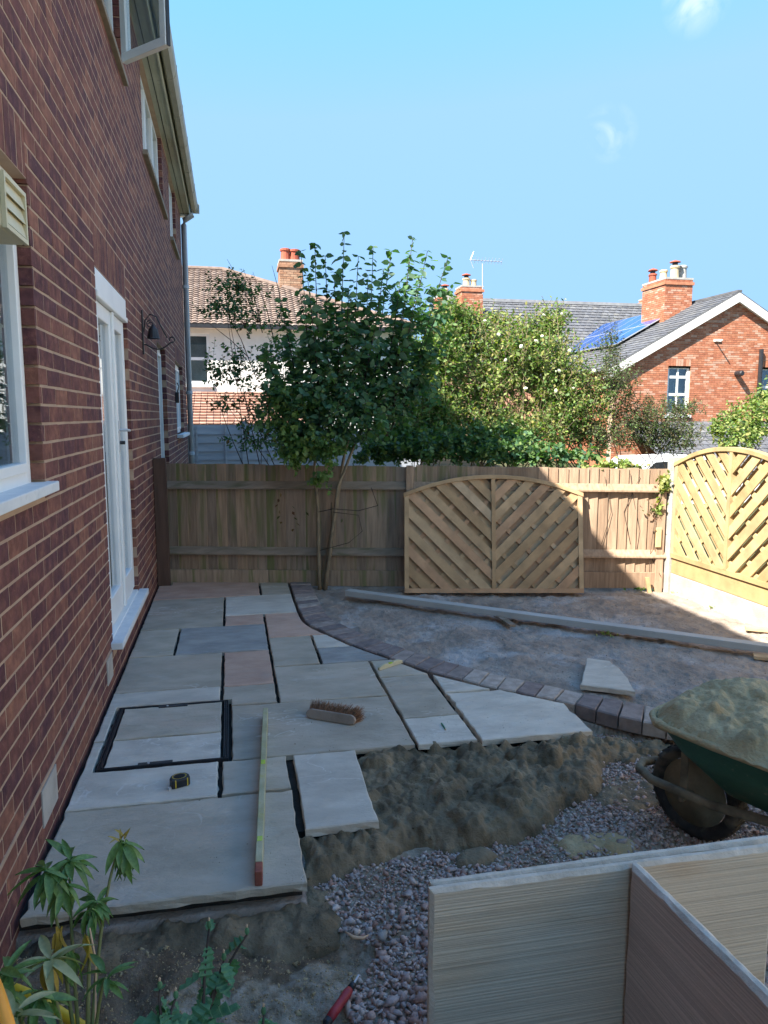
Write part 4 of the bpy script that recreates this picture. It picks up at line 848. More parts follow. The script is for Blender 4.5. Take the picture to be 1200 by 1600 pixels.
# long spirit level
lvl = empty('spirit_level', label='long mortar stained spirit level lying lengthwise across the patio slabs', cat='spirit level')
q0 = G(404, 1386, .0); q1 = G(415, 1121, .0); d_ = q1-q0; dn = d_/np.linalg.norm(d_); sdv = np.cross(dn, [0, 0, 1])
o0 = q0-sdv*.012+Z3*.002
MB().obox(o0+dn*.06, d_-dn*.06, sdv*.025, Z3*.052).build('beam_body', m_level, lvl, bevel=.003)
MB().obox(o0, dn*.058, sdv*.0255, Z3*.053).build('end_cap', m_redw, lvl, bevel=.004)
MB().obox(o0+d_*.55+sdv*.003, dn*.04, sdv*.019, Z3*.0535).build('vial', m_lime, lvl, bevel=.002)
MB().obox(o0+d_*.13+sdv*.003, dn*.03, sdv*.019, Z3*.0535).build('vial', m_lime, lvl, bevel=.002)
# small boat level
bl = empty('boat_level', label='small cream and lime boat shaped spirit level on the patio beside the curved edging', cat='spirit level')
q0 = G(590, 1047, 0); q1 = G(626, 1035, 0); d_ = q1-q0; Ln = np.linalg.norm(d_); dn = d_/Ln; sdv = np.cross(dn, [0, 0, 1])
MB().prism([(0, 0), (Ln, 0), (Ln, .018), (Ln*.8, .03), (Ln*.62, .03), (Ln*.57, .02), (Ln*.43, .02), (Ln*.38, .03), (Ln*.2, .03), (0, .018)], q0, dn, Z3, sdv*.018).build('body', m_cream, bl, bevel=.002)
MB().obox(q0+dn*Ln*.44+sdv*.002+Z3*.018, dn*Ln*.12, sdv*.014, Z3*.009).build('vial', m_lime, bl)
# pencil
pc = empty('pencil', label='short green pencil lying on the small slab near the mortar heap', cat='pencil')
q0 = G(697, 1141, .004); q1 = G(690, 1130, .004); dn = (q1-q0)/np.linalg.norm(q1-q0); 
MB().tube([q0+dn*.012, q0+dn*.085], .0042, 6).build('barrel', m_gpen, pc); MB().tube([q0+dn*.012, q0+dn*.003, q0], [.0042, .0016, .0004], 6).build('tip', m_chip, pc)
# tape measure
tm = empty('tape_measure', label='black and yellow tape measure lying on the patio in front of the manhole cover', cat='tape measure')
tcn = G(284, 1231, .0); ax_ = np.array([math.cos(.35), math.sin(.35), 0]); ay_ = np.array([-math.sin(.35), math.cos(.35), 0])
prof = [(-.036, -.026), (.03, -.026), (.036, -.018), (.038, .004), (.03, .022), (.012, .031), (-.008, .031), (-.026, .022), (-.037, .004)]
prof = [(a*1.12, b*1.12) for a, b in prof]
MB().prism(prof, tcn+ay_*.03, ax_, ay_, Z3*.038).build('case', m_rubber if False else m_black, tm, bevel=.006)
rg = MB()
for k in range(24):
    a0, a1 = 2*math.pi*k/24, 2*math.pi*(k+1)/24; c0 = tcn+ay_*.03+Z3*.0395
    q = [c0+ax_*r_*math.cos(a_)*1.05+ay_*r_*math.sin(a_)*.85 for r_, a_ in ((.026, a0), (.0285, a0), (.0285, a1), (.026, a1))]; k0 = len(rg.v); rg.add(q, [(0, 1, 2, 3)])
rg.build('yellow_ring', m_yel, tm)
MB().lathe(tcn+ay_*.03+Z3*.038, [(.022, 0), (.02, .002), (.001, .0025)], 16).build('label_disc', m_dark, tm)
for xx in (-.026, .024):
    MB().prism([(xx, -.0295), (xx+.004, -.0295), (xx+.004, -.0265), (xx, -.0265)], tcn+ay_*.029+Z3*.004, ax_, ay_, Z3*.034).build('yellow_stripe', m_yel, tm)
MB().obox(tcn+ay_*.004+ax_*-.042, ax_*-.012, ay_*.012, Z3*.012).build('tape_hook', m_alu, tm)
# red handled tool
tr_ = empty('hand_tool', label='red handled tool with dark ferrule lying on the sand at the bottom', cat='hand tool')
q0 = G(508, 1602, -.085); q1 = G(552, 1538, -.06); d_ = q1-q0; Ln = np.linalg.norm(d_); dn = d_/Ln
MB().lathe(q0, [(.008, 0), (.0125, .006), (.0125, Ln*.14)], 14, dn).build('handle_end', m_black, tr_, smooth=False)
MB().lathe(q0+dn*Ln*.14, [(.0125, 0), (.0135, Ln*.2), (.0125, Ln*.45), (.0135, Ln*.65), (.010, Ln*.74)], 14, dn).build('handle', m_red, tr_, smooth=True)
MB().lathe(q0+dn*Ln*.88, [(.0105, 0), (.0095, Ln*.13), (.004, Ln*.15)], 12, dn).build('ferrule', m_black, tr_, smooth=True)
MB().tube([q0+dn*Ln*1.0, q0+dn*Ln*1.2+Z3*.004, q0+dn*Ln*1.25-Z3*.004], .0035, 8).build('shank', m_alu, tr_)
# yellow hose and orange grip
yh = MB(); yh.tube([G(-20, 1528, -.0), G(40, 1552, -.01), G(90, 1580, -.03), G(140, 1612, -.05), G(200, 1650, -.06)], .014, 12); tag(yh.build('yellow_hose', m_yel, smooth=True), 'bright yellow hose among the plant leaves at the bottom left', 'hose')
og = MB(); og.tube([D(-25, 1500, 1.2), D(-5, 1560, 1.15), D(18, 1640, 1.05)], [.012, .014, .014], 12); tag(og.build('orange_grip', m_org, smooth=True), 'orange plastic grip in the bottom left corner of the picture', 'tool grip')

# ================================================================ STANDING SLABS IN THE FOREGROUND
grp = 'sandstone slabs standing on edge in the foreground'
def standing(o, Ud, L_, H_, th, Nd, mt, label, leanv=0.):
    """slab on edge: origin bottom corner, length along Ud, riven rough rim"""
    o = np.array(o, float); Ud = np.array(Ud, float); Nd = np.array(Nd, float); root = empty('standing_slab', label=label, cat='paving slab', group=grp)
    r_ = np.random.default_rng(int(abs(o[0]*1000)+th*999)); n1 = 40; n2 = 26
    def rim(t0, n_):  # random chipping
        return np.convolve(r_.uniform(0, .010, n_+8), np.ones(3)/3, 'same')[4:4+n_]
    per = [(L_*i/n1, 0) for i in range(n1)]+[(L_, H_*i/n2) for i in range(n2)]+[(L_-L_*i/n1, H_) for i in range(n1)]+[(0, H_-H_*i/n2) for i in range(n2)]
    ch = rim(0, len(per)); cb = rim(1, len(per)); m_ = len(per); cu, cv = L_/2, H_/2
    def ins(p, d):
        a, b = p; a2 = a+(d if a < .001 else (-d if a > L_-.001 else 0)); b2 = b+(d if b < .001 else (-d if b > H_-.001 else 0)); return a2, b2
    rings = []
    for nn_, dd in ((0, ch*1.1+.006), (.3, ch*.4), (.65, cb*.25), (1, cb+.004)):
        rings.append([o+Ud*ins(p, dd[i])[0]+Z3*ins(p, dd[i])[1]+Nd*th*nn_ for i, p in enumerate(per)])
    vs = [v for R_ in rings for v in R_]
    fa = MB().add(rings[0], [tuple(range(m_))]); fb = MB().add(rings[3], [tuple(range(m_))])
    fs = [(k*m_+i, k*m_+(i+1) % m_, (k+1)*m_+(i+1) % m_, (k+1)*m_+i) for k in range(3) for i in range(m_)]
    MB().add(vs, fs).build('riven_edge', m_sedge, root)
    fa.build('face', mt, root); fb.build('face', mt, root); return root
standing((1.108, 1.467, -.1), (1, -.008, 0), .885, .60, .024, (0, 1, 0), m_saw1, 'front slab of the standing pack with buff stained sawn face')
standing((1.118, 1.494, -.1), (1, .004, 0), .895, .595, .026, (0, 1, 0), m_saw1, 'rear slab of the standing pack just behind the buff front one')
standing((1.592, 1.462, -.1), (.07, -1, 0), .90, .607, .028, (1, .07, 0), m_saw2, 'grey slab on edge butting square against the front of the standing pack')
# tan stain on the right part of the front face is in the stone material

# ================================================================ WHEELBARROW
wbr = empty('wheelbarrow', label='green wheelbarrow heaped with sandy mortar and a muddy wheel at the right edge', cat='wheelbarrow')
av = np.array([.42, -.907, 0]); nv = np.array([.907, .42, 0]); wc_ = np.array([2.47, 2.43, .085])
def wb(a, n_, z): return wc_+av*a+nv*n_+np.array([0, 0, z-wc_[2]])
R_ = .185; ty = MB()
prof = [(R_-.05, -.03), (R_-.02, -.043), (R_-.004, -.032), (R_, 0), (R_-.004, .032), (R_-.02, .043), (R_-.05, .03)]
n_ = 36; vs = []
for j in range(n_):
    a_ = 2*math.pi*j/n_
    for r_, h in prof: vs.append(wc_+av*r_*math.cos(a_)+Z3*r_*math.sin(a_)+nv*h)
k = len(prof); ty.add(vs, [(j*k+i, j*k+(i+1) % k, ((j+1) % n_)*k+(i+1) % k, ((j+1) % n_)*k+i) for j in range(n_) for i in range(k)])
wh = ty.build('wheel', m_rubber, wbr, smooth=True)
tg = MB()
for j in range(36):
    a_ = 2*math.pi*j/36; c0 = wc_+(av*math.cos(a_)+Z3*math.sin(a_))*(R_-.003); t_ = -av*math.sin(a_)+Z3*math.cos(a_)
    tg.obox(c0-nv*.03-t_*.005, t_*.010, nv*.06, (av*math.cos(a_)+Z3*math.sin(a_))*.006)
tg.build('tyre_tread', m_rubber, wh)
rm = MB(); rm.lathe(wc_-nv*.03, [(R_-.052, 0), (R_-.058, .008), (R_-.075, .02), (.05, .026), (.035, .002), (.03, -.006), (.012, -.008)], 28, nv); rm.build('wheel_rim', m_rim, wh, smooth=True)
for j in range(4):
    a_ = 2*math.pi*j/4+.5; c0 = wc_+(av*math.cos(a_)+Z3*math.sin(a_))*.082-nv*.0155; MB().lathe(c0, [(.022, 0), (.018, -.002)], 14, nv).build('rim_hole', m_dark, wh)
MB().tube([wc_-nv*.12, wc_+nv*.12], .011, 10).build('axle', m_tube, wbr)
tf = [wb(.95, -.26, .36), wb(.5, -.17, .20), wb(.12, -.118, .115), wb(-.14, -.105, .105), wb(-.225, -.06, .105), wb(-.25, 0, .105), wb(-.225, .06, .105), wb(-.14, .105, .105), wb(.12, .118, .115), wb(.5, .17, .20), wb(.95, .26, .36)]
MB().tube(tf, .0175, 10).build('frame_tube', m_tube, wbr, smooth=True)
for s in (-1, 1):
    MB().tube([wb(.5, s*.17, .2), wb(.62, s*.2, -.08), wb(.72, s*.2, -.085), wb(.8, s*.22, .3)], .013, 8).build('leg', m_tube, wbr, smooth=True)
    MB().obox(wb(-.02, s*.1, .11), Z3*.24, av*.03, nv*.005).build('tray_strut', m_tube, wbr)
# tray: lofted rings from base to rim
def trr(a0, a1, hw, z0, z1, r_, n_=6):
    out = []
    for (ca_, cn, st_) in ((a1-r_, hw-r_, 0), (a0+r_, hw-r_, 90), (a0+r_, -hw+r_, 180), (a1-r_, -hw+r_, 270)):
        for i in range(n_+1):
            t = math.radians(st_+90*i/n_); aa = ca_+r_*math.cos(t); an = cn+r_*math.sin(t); out.append(wb(aa, an, z0+(z1-z0)*(aa-a0)/(a1-a0)))
    return out
rings = [trr(.16, .66, .15, .20, .19, .06), trr(.02, .76, .255, .34, .33, .09), trr(-.055, .82, .30, .44, .42, .11), trr(-.07, .835, .312, .452, .432, .12), trr(-.07, .835, .312, .444, .424, .12), trr(-.05, .815, .294, .435, .415, .11), trr(.02, .75, .25, .34, .33, .09), trr(.16, .65, .145, .206, .196, .06)]
m_ = len(rings[0]); tr = MB().add([v for q in rings for v in q], [tuple(range(m_))[::-1], tuple(range(7*m_, 8*m_))]+[(k*m_+i, k*m_+(i+1) % m_, (k+1)*m_+(i+1) % m_, (k+1)*m_+i) for k in range(7) for i in range(m_)])
tr.build('tray', m_green, wbr, smooth=True)
# muck crusted rim
cr = MB(); q = trr(-.07, .835, .312, .448, .428, .12, 8); q.append(q[0]); qq = []
for i in range(len(q)-1):
    for t in (0, .25, .5, .75): qq.append(q[i]*(1-t)+q[i+1]*t)
cr.tube([p-Z3*(.006+.004*mn.noise(p*20)) for p in qq], [.013+.010*mn.noise(p*28) for p in qq], 8); cr.build('mortar_crust', m_sand, wbr, smooth=True)
# the load
LV = []; NA, NN = 120, 90
la = np.linspace(-.075, .84, NA); ln2_ = np.linspace(-.315, .315, NN); LH = np.zeros((NN, NA)); blobs(LH, np.linspace(0, .915, NA), np.linspace(0, .63, NN)*1.0, np.ones((NN, NA), bool), 90, .03, .08, .34, 77, .5); blobs(LH, np.linspace(0, .915, NA), np.linspace(0, .63, NN), np.ones((NN, NA), bool), 700, .007, .022, .6, 78, .1)
for i in range(NA):
    for j in range(NN):
        a = -.075+.915*i/(NA-1); nn_ = -.315+.63*j/(NN-1)
        ex = max(0, abs((a-.38)/.4575))**3; ey = abs(nn_/.315)**3; d = (ex**2+ey**2)**.5
        sh = 1-min(1, (abs((a-.38)/.455)**4+abs(nn_/.312)**4)); base = .447
        h = base+.045*sh**.5*(1-.25*((a-.35)/.45))-.03*math.exp(-((a-.45)**2+(nn_)**2)/.012)+.03*math.exp(-((a-.1)**2+(nn_-.1)**2)/.02)
        h += .016*mn.noise((a*9, nn_*9, 1))+.004*mn.fractal((a*30, nn_*30, 4), 1, 2, 4)+LH[j, i]*min(1, sh*2)
        if sh <= 0: 
            s_ = 1/((abs((a-.38)/.455)**4+abs(nn_/.312)**4)**.25); a = .38+(a-.38)*s_*1.035; nn_ *= s_*1.05; h = base-.012+.010*mn.noise((a*30, nn_*30, 3))
        LV.append(wb(a, nn_, h))
tag(npmesh('mortar_load', LV, np.array([(i*NN+j, i*NN+j+1, (i+1)*NN+j+1, (i+1)*NN+j) for i in range(NA-1) for j in range(NN-1)]), m_sand, smooth=True), 'sandy mortar heaped in the wheelbarrow tray', 'mortar')

# ================================================================ FOLIAGE
def leaf_shape(kind):
    if kind == 'ovate': return np.array([(0, 0, 0), (.28, .30, .04), (.28, -.30, .04), (.62, .27, .05), (.62, -.27, .05), (1, 0, -.05), (.30, 0, -.03), (.62, 0, -.03)], float), np.array([(0, 2, 6), (0, 6, 1), (6, 2, 4), (6, 4, 7), (6, 7, 3), (6, 3, 1), (7, 4, 5), (7, 5, 3)])
    if kind == 'small': return np.array([(0, 0, 0), (.45, .3, .05), (1, 0, 0), (.45, -.3, .05)], float), np.array([(0, 3, 2), (0, 2, 1)])
    if kind == 'lobed': return np.array([(0, 0, 0), (.2, .42, .05), (.35, .2, 0), (.6, .38, .05), (1, 0, -.08), (.6, -.38, .05), (.35, -.2, 0), (.2, -.42, .05), (.5, 0, -.02)], float), np.array([(8, 0, 1), (8, 1, 2), (8, 2, 3), (8, 3, 4), (8, 4, 5), (8, 5, 6), (8, 6, 7), (8, 7, 0)])
def put_leaves(name, pos, dirs, sizes, kind, mt, parent, droop=.2, upn=.7):
    pos = np.array(pos); dirs = np.array(dirs, float); dirs[:, 2] -= droop; dirs /= np.linalg.norm(dirs, axis=1)[:, None]; n = len(pos)
    upv = np.array([0, 0, 1.])+rng.normal(0, upn, (n, 3)); y = np.cross(upv, dirs); y /= np.linalg.norm(y, axis=1)[:, None]+1e-9; z = np.cross(dirs, y)
    V_, F_ = leaf_shape(kind); s = np.array(sizes)[:, None, None]
    cup = rng.uniform(.3, 2., n)[:, None, None]
    P = pos[:, None, :]+s*(V_[None, :, 0:1]*dirs[:, None, :]+V_[None, :, 1:2]*y[:, None, :]+cup*V_[None, :, 2:3]*z[:, None, :])
    FF = (F_[None]+(np.arange(n)*len(V_))[:, None, None]).reshape(-1, 3)
    return npmesh(name, P.reshape(-1, 3), FF, mt, parent)
def twigs(ell, ntw, nl, tl_, size, up_=.5, spread=.6):
    """ell: list of (centre, radii, weight). returns leaf positions, directions, twig polylines"""
    w_ = np.array([e[2] for e in ell], float); w_ /= w_.sum(); pos = []; dr = []; sz_ = []; lines = []
    for k in rng.choice(len(ell), ntw, p=w_):
        c, r_, _ = ell[k]; d = rng.normal(size=3); d /= np.linalg.norm(d); rad = rng.random()**.45; p = np.array(c)+d*rad*np.array(r_)
        g_ = d*spread*rad+np.array([0, 0, up_])+rng.normal(0, .35, 3); g_ /= np.linalg.norm(g_); L_ = tl_*rng.uniform(.5, 1.3); q = p-g_*L_*.5
        lines.append((q, q+g_*L_*.5, q+g_*L_)); ax_ = np.cross(g_, rng.normal(size=3)); ax_ /= np.linalg.norm(ax_); b_ = np.cross(g_, ax_)
        for i in range(nl):
            t = (i+.5)/nl; an = i*2.4+k; sd_ = ax_*math.cos(an)+b_*math.sin(an)
            pos.append(q+g_*L_*t); dr.append(sd_*.9+g_*.5); sz_.append(size*rng.uniform(.6, 1.25)*(1.1-.35*t))
    return pos, dr, sz_, lines
def twig_mesh(name, lines, r_, mt, parent, frac=1.):
    VV = []; FF = []
    for ln_ in lines:
        if rng.random() > frac: continue
        for a, b in zip(ln_[:-1], ln_[1:]):
            t = b-a; s_ = np.cross(t, [.3, .2, 1]); s_ = s_/(np.linalg.norm(s_)+1e-9)*r_; s2 = np.cross(t, s_); s2 = s2/(np.linalg.norm(s2)+1e-9)*r_; k = len(VV)
            VV += [a+s_, a-s_*.5+s2*.87, a-s_*.5-s2*.87, b+s_*.8, b-s_*.4+s2*.7, b-s_*.4-s2*.7]; FF += [(k, k+1, k+4, k+3), (k+1, k+2, k+5, k+4), (k+2, k, k+3, k+5)]
    return npmesh(name, VV, FF, mt, parent)
def E(px, py, Y, rx, ry, rz, w_=1.): return (D(px, py, Y), (rx, ry, rz), w_)
# ---- tall shaded shrub in front of the fence
tree = empty('tall_shrub', label='tall dark leaved shrub with upright shoots growing in front of the board fence', cat='shrub')
base = np.array([1.49, 6.66, -.05])
tk = MB(); 
stems = [[base+[-.02, 0, 0], D(497, 800, 6.62), D(491, 735, 6.6), D(500, 640, 6.6)], [base+[.02, .01, 0], D(525, 800, 6.64), D(535, 725, 6.66), D(556, 640, 6.7), D(600, 560, 6.7)], [base+[.03, -.02, 0], D(518, 840, 6.6), D(528, 760, 6.55), D(560, 680, 6.6), D(600, 620, 6.6)], [base+[0, .02, 0], D(520, 820, 6.7), D(515, 720, 6.8), D(520, 600, 6.8)]]
for s_ in stems:
    k = len(s_); tk2 = MB(); pp = []
    for a, b in zip(s_[:-1], s_[1:]):
        for t in np.linspace(0, 1, 5)[:-1]: p = a*(1-t)+b*t; pp.append(p+.008*np.array([mn.noise(p*6), mn.noise(p*6+np.array([5., 0, 0])), 0]))
    pp.append(s_[-1]); tk2.tube(pp, list(np.linspace(.019, .008, len(pp))), 8); tk2.build('trunk', m_bark, tree, smooth=True)
tips = [(492, 380, 6.5), (538, 362, 6.6), (468, 455, 6.5), (583, 385, 6.7), (560, 400, 6.5), (612, 392, 6.8), (640, 398, 6.6), (668, 392, 6.5), (700, 402, 6.7), (522, 425, 6.8), (440, 470, 6.7), (600, 420, 6.4), (655, 430, 6.4), (480, 430, 6.4), (508, 400, 6.7), (625, 440, 6.6), (575, 430, 6.6), (545, 450, 6.4), (690, 470, 6.5), (410, 540, 6.5), (425, 600, 6.5), (700, 520, 6.6), (450, 520, 6.9), (645, 372, 6.9), (470, 392, 6.8)]
lp = []; ld = []; ls = []; shl = []
for (px, py, Y) in tips:
    T = D(px, py, Y); B = D(535+(px-535)*.55+random.uniform(-12, 12), 660+random.uniform(-30, 30), 6.65)
    mid_ = B*.5+T*.5+np.array([random.uniform(-.04, .04), random.uniform(-.04, .04), 0]); P = [B*(1-t)**2+2*mid_*t*(1-t)+T*t*t for t in np.linspace(0, 1, 10)]; shl.append(P)
    nl = 27
    for i in range(nl):
        t = .12+.88*i/(nl-1); p = B*(1-t)**2+2*mid_*t*(1-t)+T*t*t; an = i*math.pi/2*(1 if i % 2 else 1)+random.uniform(-.4, .4)+(i % 2)*math.pi
        for s_ in (0, 1):
            a_ = an+s_*math.pi; lp.append(p); ld.append((math.cos(a_), math.sin(a_), .35)); ls.append(random.uniform(.06, .115)*(1.05 if t < .8 else .75))
shm = MB()
for P in shl: shm.tube(P, list(np.linspace(.007, .0025, len(P))), 5)
tag(shm.build('shoots', m_twig, tree, smooth=True), kind='stuff')
crown = put_leaves('crown', lp, np.array(ld)+rng.normal(0, .35, (len(ld), 3)), ls, 'ovate', m_leaf_d, tree, .55, 1.3)
# the leaves that show largest as pieces of their own
lv_me = []
for kk in range(4):
    V_, F_ = leaf_shape('ovate'); lv_me.append(MB().add([tuple(v*np.array([1, random.uniform(.85, 1.1), random.uniform(.5, 2)])) for v in V_], [tuple(f) for f in F_]).mesh('leaf', m_leaf_d))
for i in range(150):
    px, py, Y = random.choice(tips); t = random.uniform(.0, .5); T = D(px, py, Y)+np.array([random.uniform(-.05, .05), random.uniform(-.05, .05), -t])
    inst('leaf', lv_me[i % 4], T.tolist(), tree, rot=(random.uniform(-.5, .5), random.uniform(.0, .7), random.uniform(0, 6.28)), scale=[random.uniform(.07, .1)]*3)
ell = [E(560, 560, 6.6, .55, .32, .5, 3), E(500, 620, 6.55, .45, .3, .38, 2.2), E(620, 600, 6.6, .45, .3, .42, 2), E(560, 650, 6.5, .5, .25, .3, 1.8), E(480, 690, 6.45, .26, .2, .14, .8), E(650, 500, 6.7, .3, .25, .4, .7), E(440, 630, 6.5, .28, .2, .32, .7)]
p_s, d_s, s_s, ln2 = twigs(ell, 400, 11, .26, .078, .55); put_leaves('lower_crown', p_s, d_s, s_s, 'ovate', m_leaf_d, tree, .35); tag(twig_mesh('twigs', ln2, .0022, m_twig, tree), kind='stuff')
p_s, d_s, s_s, ln2 = twigs([E(480, 700, 6.4, .32, .15, .16, 2), E(455, 650, 6.4, .25, .15, .25, 1), E(500, 745, 6.42, .09, .08, .08, .25)], 130, 10, .2, .055, .1); put_leaves('front_leaves', p_s, d_s, s_s, 'lobed', m_leaf_m, tree, .4)
# bare bent twigs across the fence
bt = MB(); bt.tube([D(498, 800, 6.5), D(520, 795, 6.4), D(560, 798, 6.35), D(590, 790, 6.35), D(580, 762, 6.4)], .004, 6); bt.tube([D(520, 800, 6.5), D(560, 805, 6.4), D(566, 830, 6.4), D(545, 848, 6.4), D(500, 860, 6.45)], .003, 6)
bt.build('bare_twig', m_twig, tree, smooth=True)
# dead leaves hanging
dl = [(437+random.uniform(-4, 4), 770+i*9, 6.6) for i in range(6)]+[(460+random.uniform(-6, 6), 790+i*9, 6.6) for i in range(5)]+[(535, 810, 6.5), (478, 800, 6.6)]
put_leaves('dead_leaves', [D(*p) for p in dl], [(rng.normal(), rng.normal(), -1.5) for _ in dl], [.045]*len(dl), 'small', m_leaf_r, tree, 0)
def bush(name, label, ell, ntw, nl, tl_, size, kind, mt, stemmt, base_list, cat='shrub', stem_r=.006, twr=.0018, frac=1., up_=.5, mt2=None, f2=.0, droop=.2):
    root = empty(name, label=label, cat=cat); p_, d_, s_, ln_ = twigs(ell, ntw, nl, tl_, size, up_)
    n2 = int(len(p_)*f2)
    if n2: idx = rng.random(len(p_)) < f2; p_a, d_a, s_a = np.array(p_), np.array(d_), np.array(s_); put_leaves('tip_leaves', p_a[idx], d_a[idx], s_a[idx], kind, mt2, root, droop); p_, d_, s_ = p_a[~idx], d_a[~idx], s_a[~idx]
    put_leaves('crown', p_, d_, s_, kind, mt, root, droop); tag(twig_mesh('twigs', ln_, twr, stemmt, root, frac), kind='stuff')
    st_ = MB()
    for b in base_list:
        for _ in range(4):
            e = ell[rng.integers(len(ell))]; T = np.array(e[0])+rng.normal(0, .4, 3)*np.array(e[1]); b_ = np.array(b)+rng.normal(0, .05, 3)*[1, 1, 0]; mdp = (b_*.5+T*.5)+rng.normal(0, .06, 3)
            st_.tube([b_*(1-t)**2+2*mdp*t*(1-t)+T*t*t for t in np.linspace(0, 1, 8)], list(np.linspace(stem_r, stem_r*.35, 8)), 6)
    st_.build('stems', stemmt, root, smooth=True); return root
gz = -.3
bush('loose_shrub', 'loose open shrub with small dark leaves beside the downpipe in front of the white house',
     [E(370, 450, 7.6, .33, .2, .14, 1.1), E(345, 480, 7.6, .22, .2, .10, .8), E(400, 500, 7.6, .3, .2, .2, .9), E(350, 575, 7.6, .25, .2, .22, .9), E(400, 580, 7.6, .3, .2, .25, 1.1), E(350, 630, 7.6, .2, .2, .12, .5), E(420, 650, 7.6, .3, .25, .25, 1.4), E(440, 560, 7.6, .25, .2, .35, 1), E(395, 690, 7.5, .3, .2, .1, .6)],
     330, 9, .2, .045, 'ovate', m_leaf_d, m_twig, [D(440, 760, 7.6), D(400, 770, 7.6)], mt2=m_leaf_r, f2=.12, up_=.35)
tw = MB()
for px, py, qx, qy in ((355, 405, 400, 500), (380, 420, 410, 520), (395, 425, 430, 540), (345, 470, 400, 590), (320, 500, 390, 560), (425, 415, 440, 500)):
    tw.tube([D(qx, qy, 7.6), D((px+qx)/2+4, (py+qy)/2, 7.6), D(px, py, 7.55)], [.005, .004, .0015], 5)
tag(tw.build('bare_shoots', m_twig), 'thin bare shoots rising out of the loose shrub near the downpipe', 'twigs')
rose = bush('rose_bush', 'tall sunlit rambling bush with white flowers behind the middle of the fence',
     [E(790, 560, 8.1, .55, .35, .42, 2.4), E(740, 620, 8.0, .5, .35, .45, 2.2), E(860, 590, 8.0, .55, .35, .45, 2.4), E(830, 530, 8.3, .45, .3, .25, 1.5), E(720, 540, 8.3, .35, .3, .35, 1.3), E(900, 640, 7.9, .45, .3, .35, 2), E(800, 670, 7.8, .9, .3, .25, 2.6), E(760, 505, 8.4, .3, .2, .15, .6), E(860, 500, 8.3, .22, .2, .18, .5)],
     2500, 10, .28, .055, 'small', m_leaf_m, m_bark, [D(740, 760, 8.1), D(800, 760, 8.1), D(860, 760, 8.1), D(920, 760, 8.1)]*4, mt2=m_leaf_y, f2=.5, stem_r=.008, twr=.003)
fl_me = MB()
V_ = rng.normal(size=(40, 3)); 
for i in range(26):
    d = rng.normal(size=3); d /= np.linalg.norm(d); s_ = np.cross(d, rng.normal(size=3)); s_ /= np.linalg.norm(s_); t_ = np.cross(d, s_); c = d*.6
    fl_me.add([c-s_*.45-t_*.45, c+s_*.45-t_*.45, c+s_*.45+t_*.45+d*.2, c-s_*.45+t_*.45+d*.2], [(0, 1, 2, 3)])
fm = fl_me.mesh('flower', m_flower)
for px, py in ((872, 583), (878, 588), (900, 608), (862, 608), (802, 658), (851, 522), (780, 518), (875, 497), (790, 565), (830, 535), (925, 578), (758, 500), (848, 495), (812, 545), (885, 545), (820, 600)):
    inst('flower', fm, (D(px, py, 7.62)+rng.normal(0, .03, 3)).tolist(), rose, rot=tuple(rng.uniform(0, 6, 3)), scale=[random.uniform(.012, .03), random.uniform(.012, .03), random.uniform(.01, .024)])
sp_l = []; sp_d = []; sp_s = []; spm = MB()
for k in range(46):
    px = rng.uniform(665, 930); top = np.interp(px, [665, 700, 740, 790, 850, 880, 930], [470, 470, 492, 500, 478, 500, 560])+rng.uniform(-12, 45); Y = rng.uniform(7.7, 8.5)
    T = D(px+rng.normal(0, 8), top, Y); B = D(px+rng.normal(0, 20), top+170, Y+.1); mq = (T+B)/2+rng.normal(0, .05, 3); P = [B*(1-t)**2+2*mq*t*(1-t)+T*t*t for t in np.linspace(0, 1, 9)]; spm.tube(P, list(np.linspace(.006, .002, 9)), 5)
    for t in np.linspace(.1, 1, 34): sp_l.append(B*(1-t)**2+2*mq*t*(1-t)+T*t*t); sp_d.append(rng.normal(size=3)+[0, 0, .4]); sp_s.append(rng.uniform(.03, .06))
spm.build('sprays', m_bark, rose, smooth=True); ii = rng.random(len(sp_l)) < .5
put_leaves('spray_leaves', np.array(sp_l)[ii], np.array(sp_d)[ii], np.array(sp_s)[ii], 'small', m_leaf_y, rose); put_leaves('spray_leaves', np.array(sp_l)[~ii], np.array(sp_d)[~ii], np.array(sp_s)[~ii], 'small', m_leaf_m, rose)
bush('leafy_shrub', 'bright green shrub filling the gap between the tall shrub and the white flowered bush',
     [E(680, 560, 7.9, .35, .3, .45, 2), E(670, 640, 7.8, .4, .3, .35, 2), E(640, 680, 7.7, .5, .3, .25, 1.7), E(705, 500, 8.2, .25, .2, .22, .9)], 1500, 10, .22, .055, 'small', m_leaf_m, m_bark, [D(680, 760, 7.9), D(650, 760, 7.9)], mt2=m_leaf_y, f2=.2)
bush('grey_leaved_shrub', 'open grey green small leaved shrub in front of the orange brick gable',
     [E(960, 600, 8.0, .3, .3, .35, 1.6), E(1000, 660, 8.0, .4, .3, .3, 2), E(1050, 680, 8.0, .4, .3, .22, 1.5), E(1060, 640, 8.2, .3, .25, .12, .5), E(955, 540, 8.2, .15, .15, .25, .5), E(930, 680, 7.8, .4, .3, .25, 1.6)], 1100, 12, .24, .034, 'small', m_leaf_g, m_twig, [D(980, 760, 8.), D(1040, 760, 8.)], mt2=m_leaf_m, f2=.25, up_=.7)
bush('golden_shrub', 'yellow green leafy shrub behind the right lattice fence', [E(1180, 655, 8.0, .35, .3, .28, 2), E(1150, 680, 7.8, .3, .3, .2, 1), E(1125, 665, 8.0, .12, .15, .15, .4), E(1210, 620, 8.3, .25, .2, .3, 1)], 330, 10, .2, .055, 'ovate', m_leaf_y, m_twig, [D(1160, 760, 7.9), D(1200, 760, 7.9)], mt2=m_leaf_m, f2=.3)
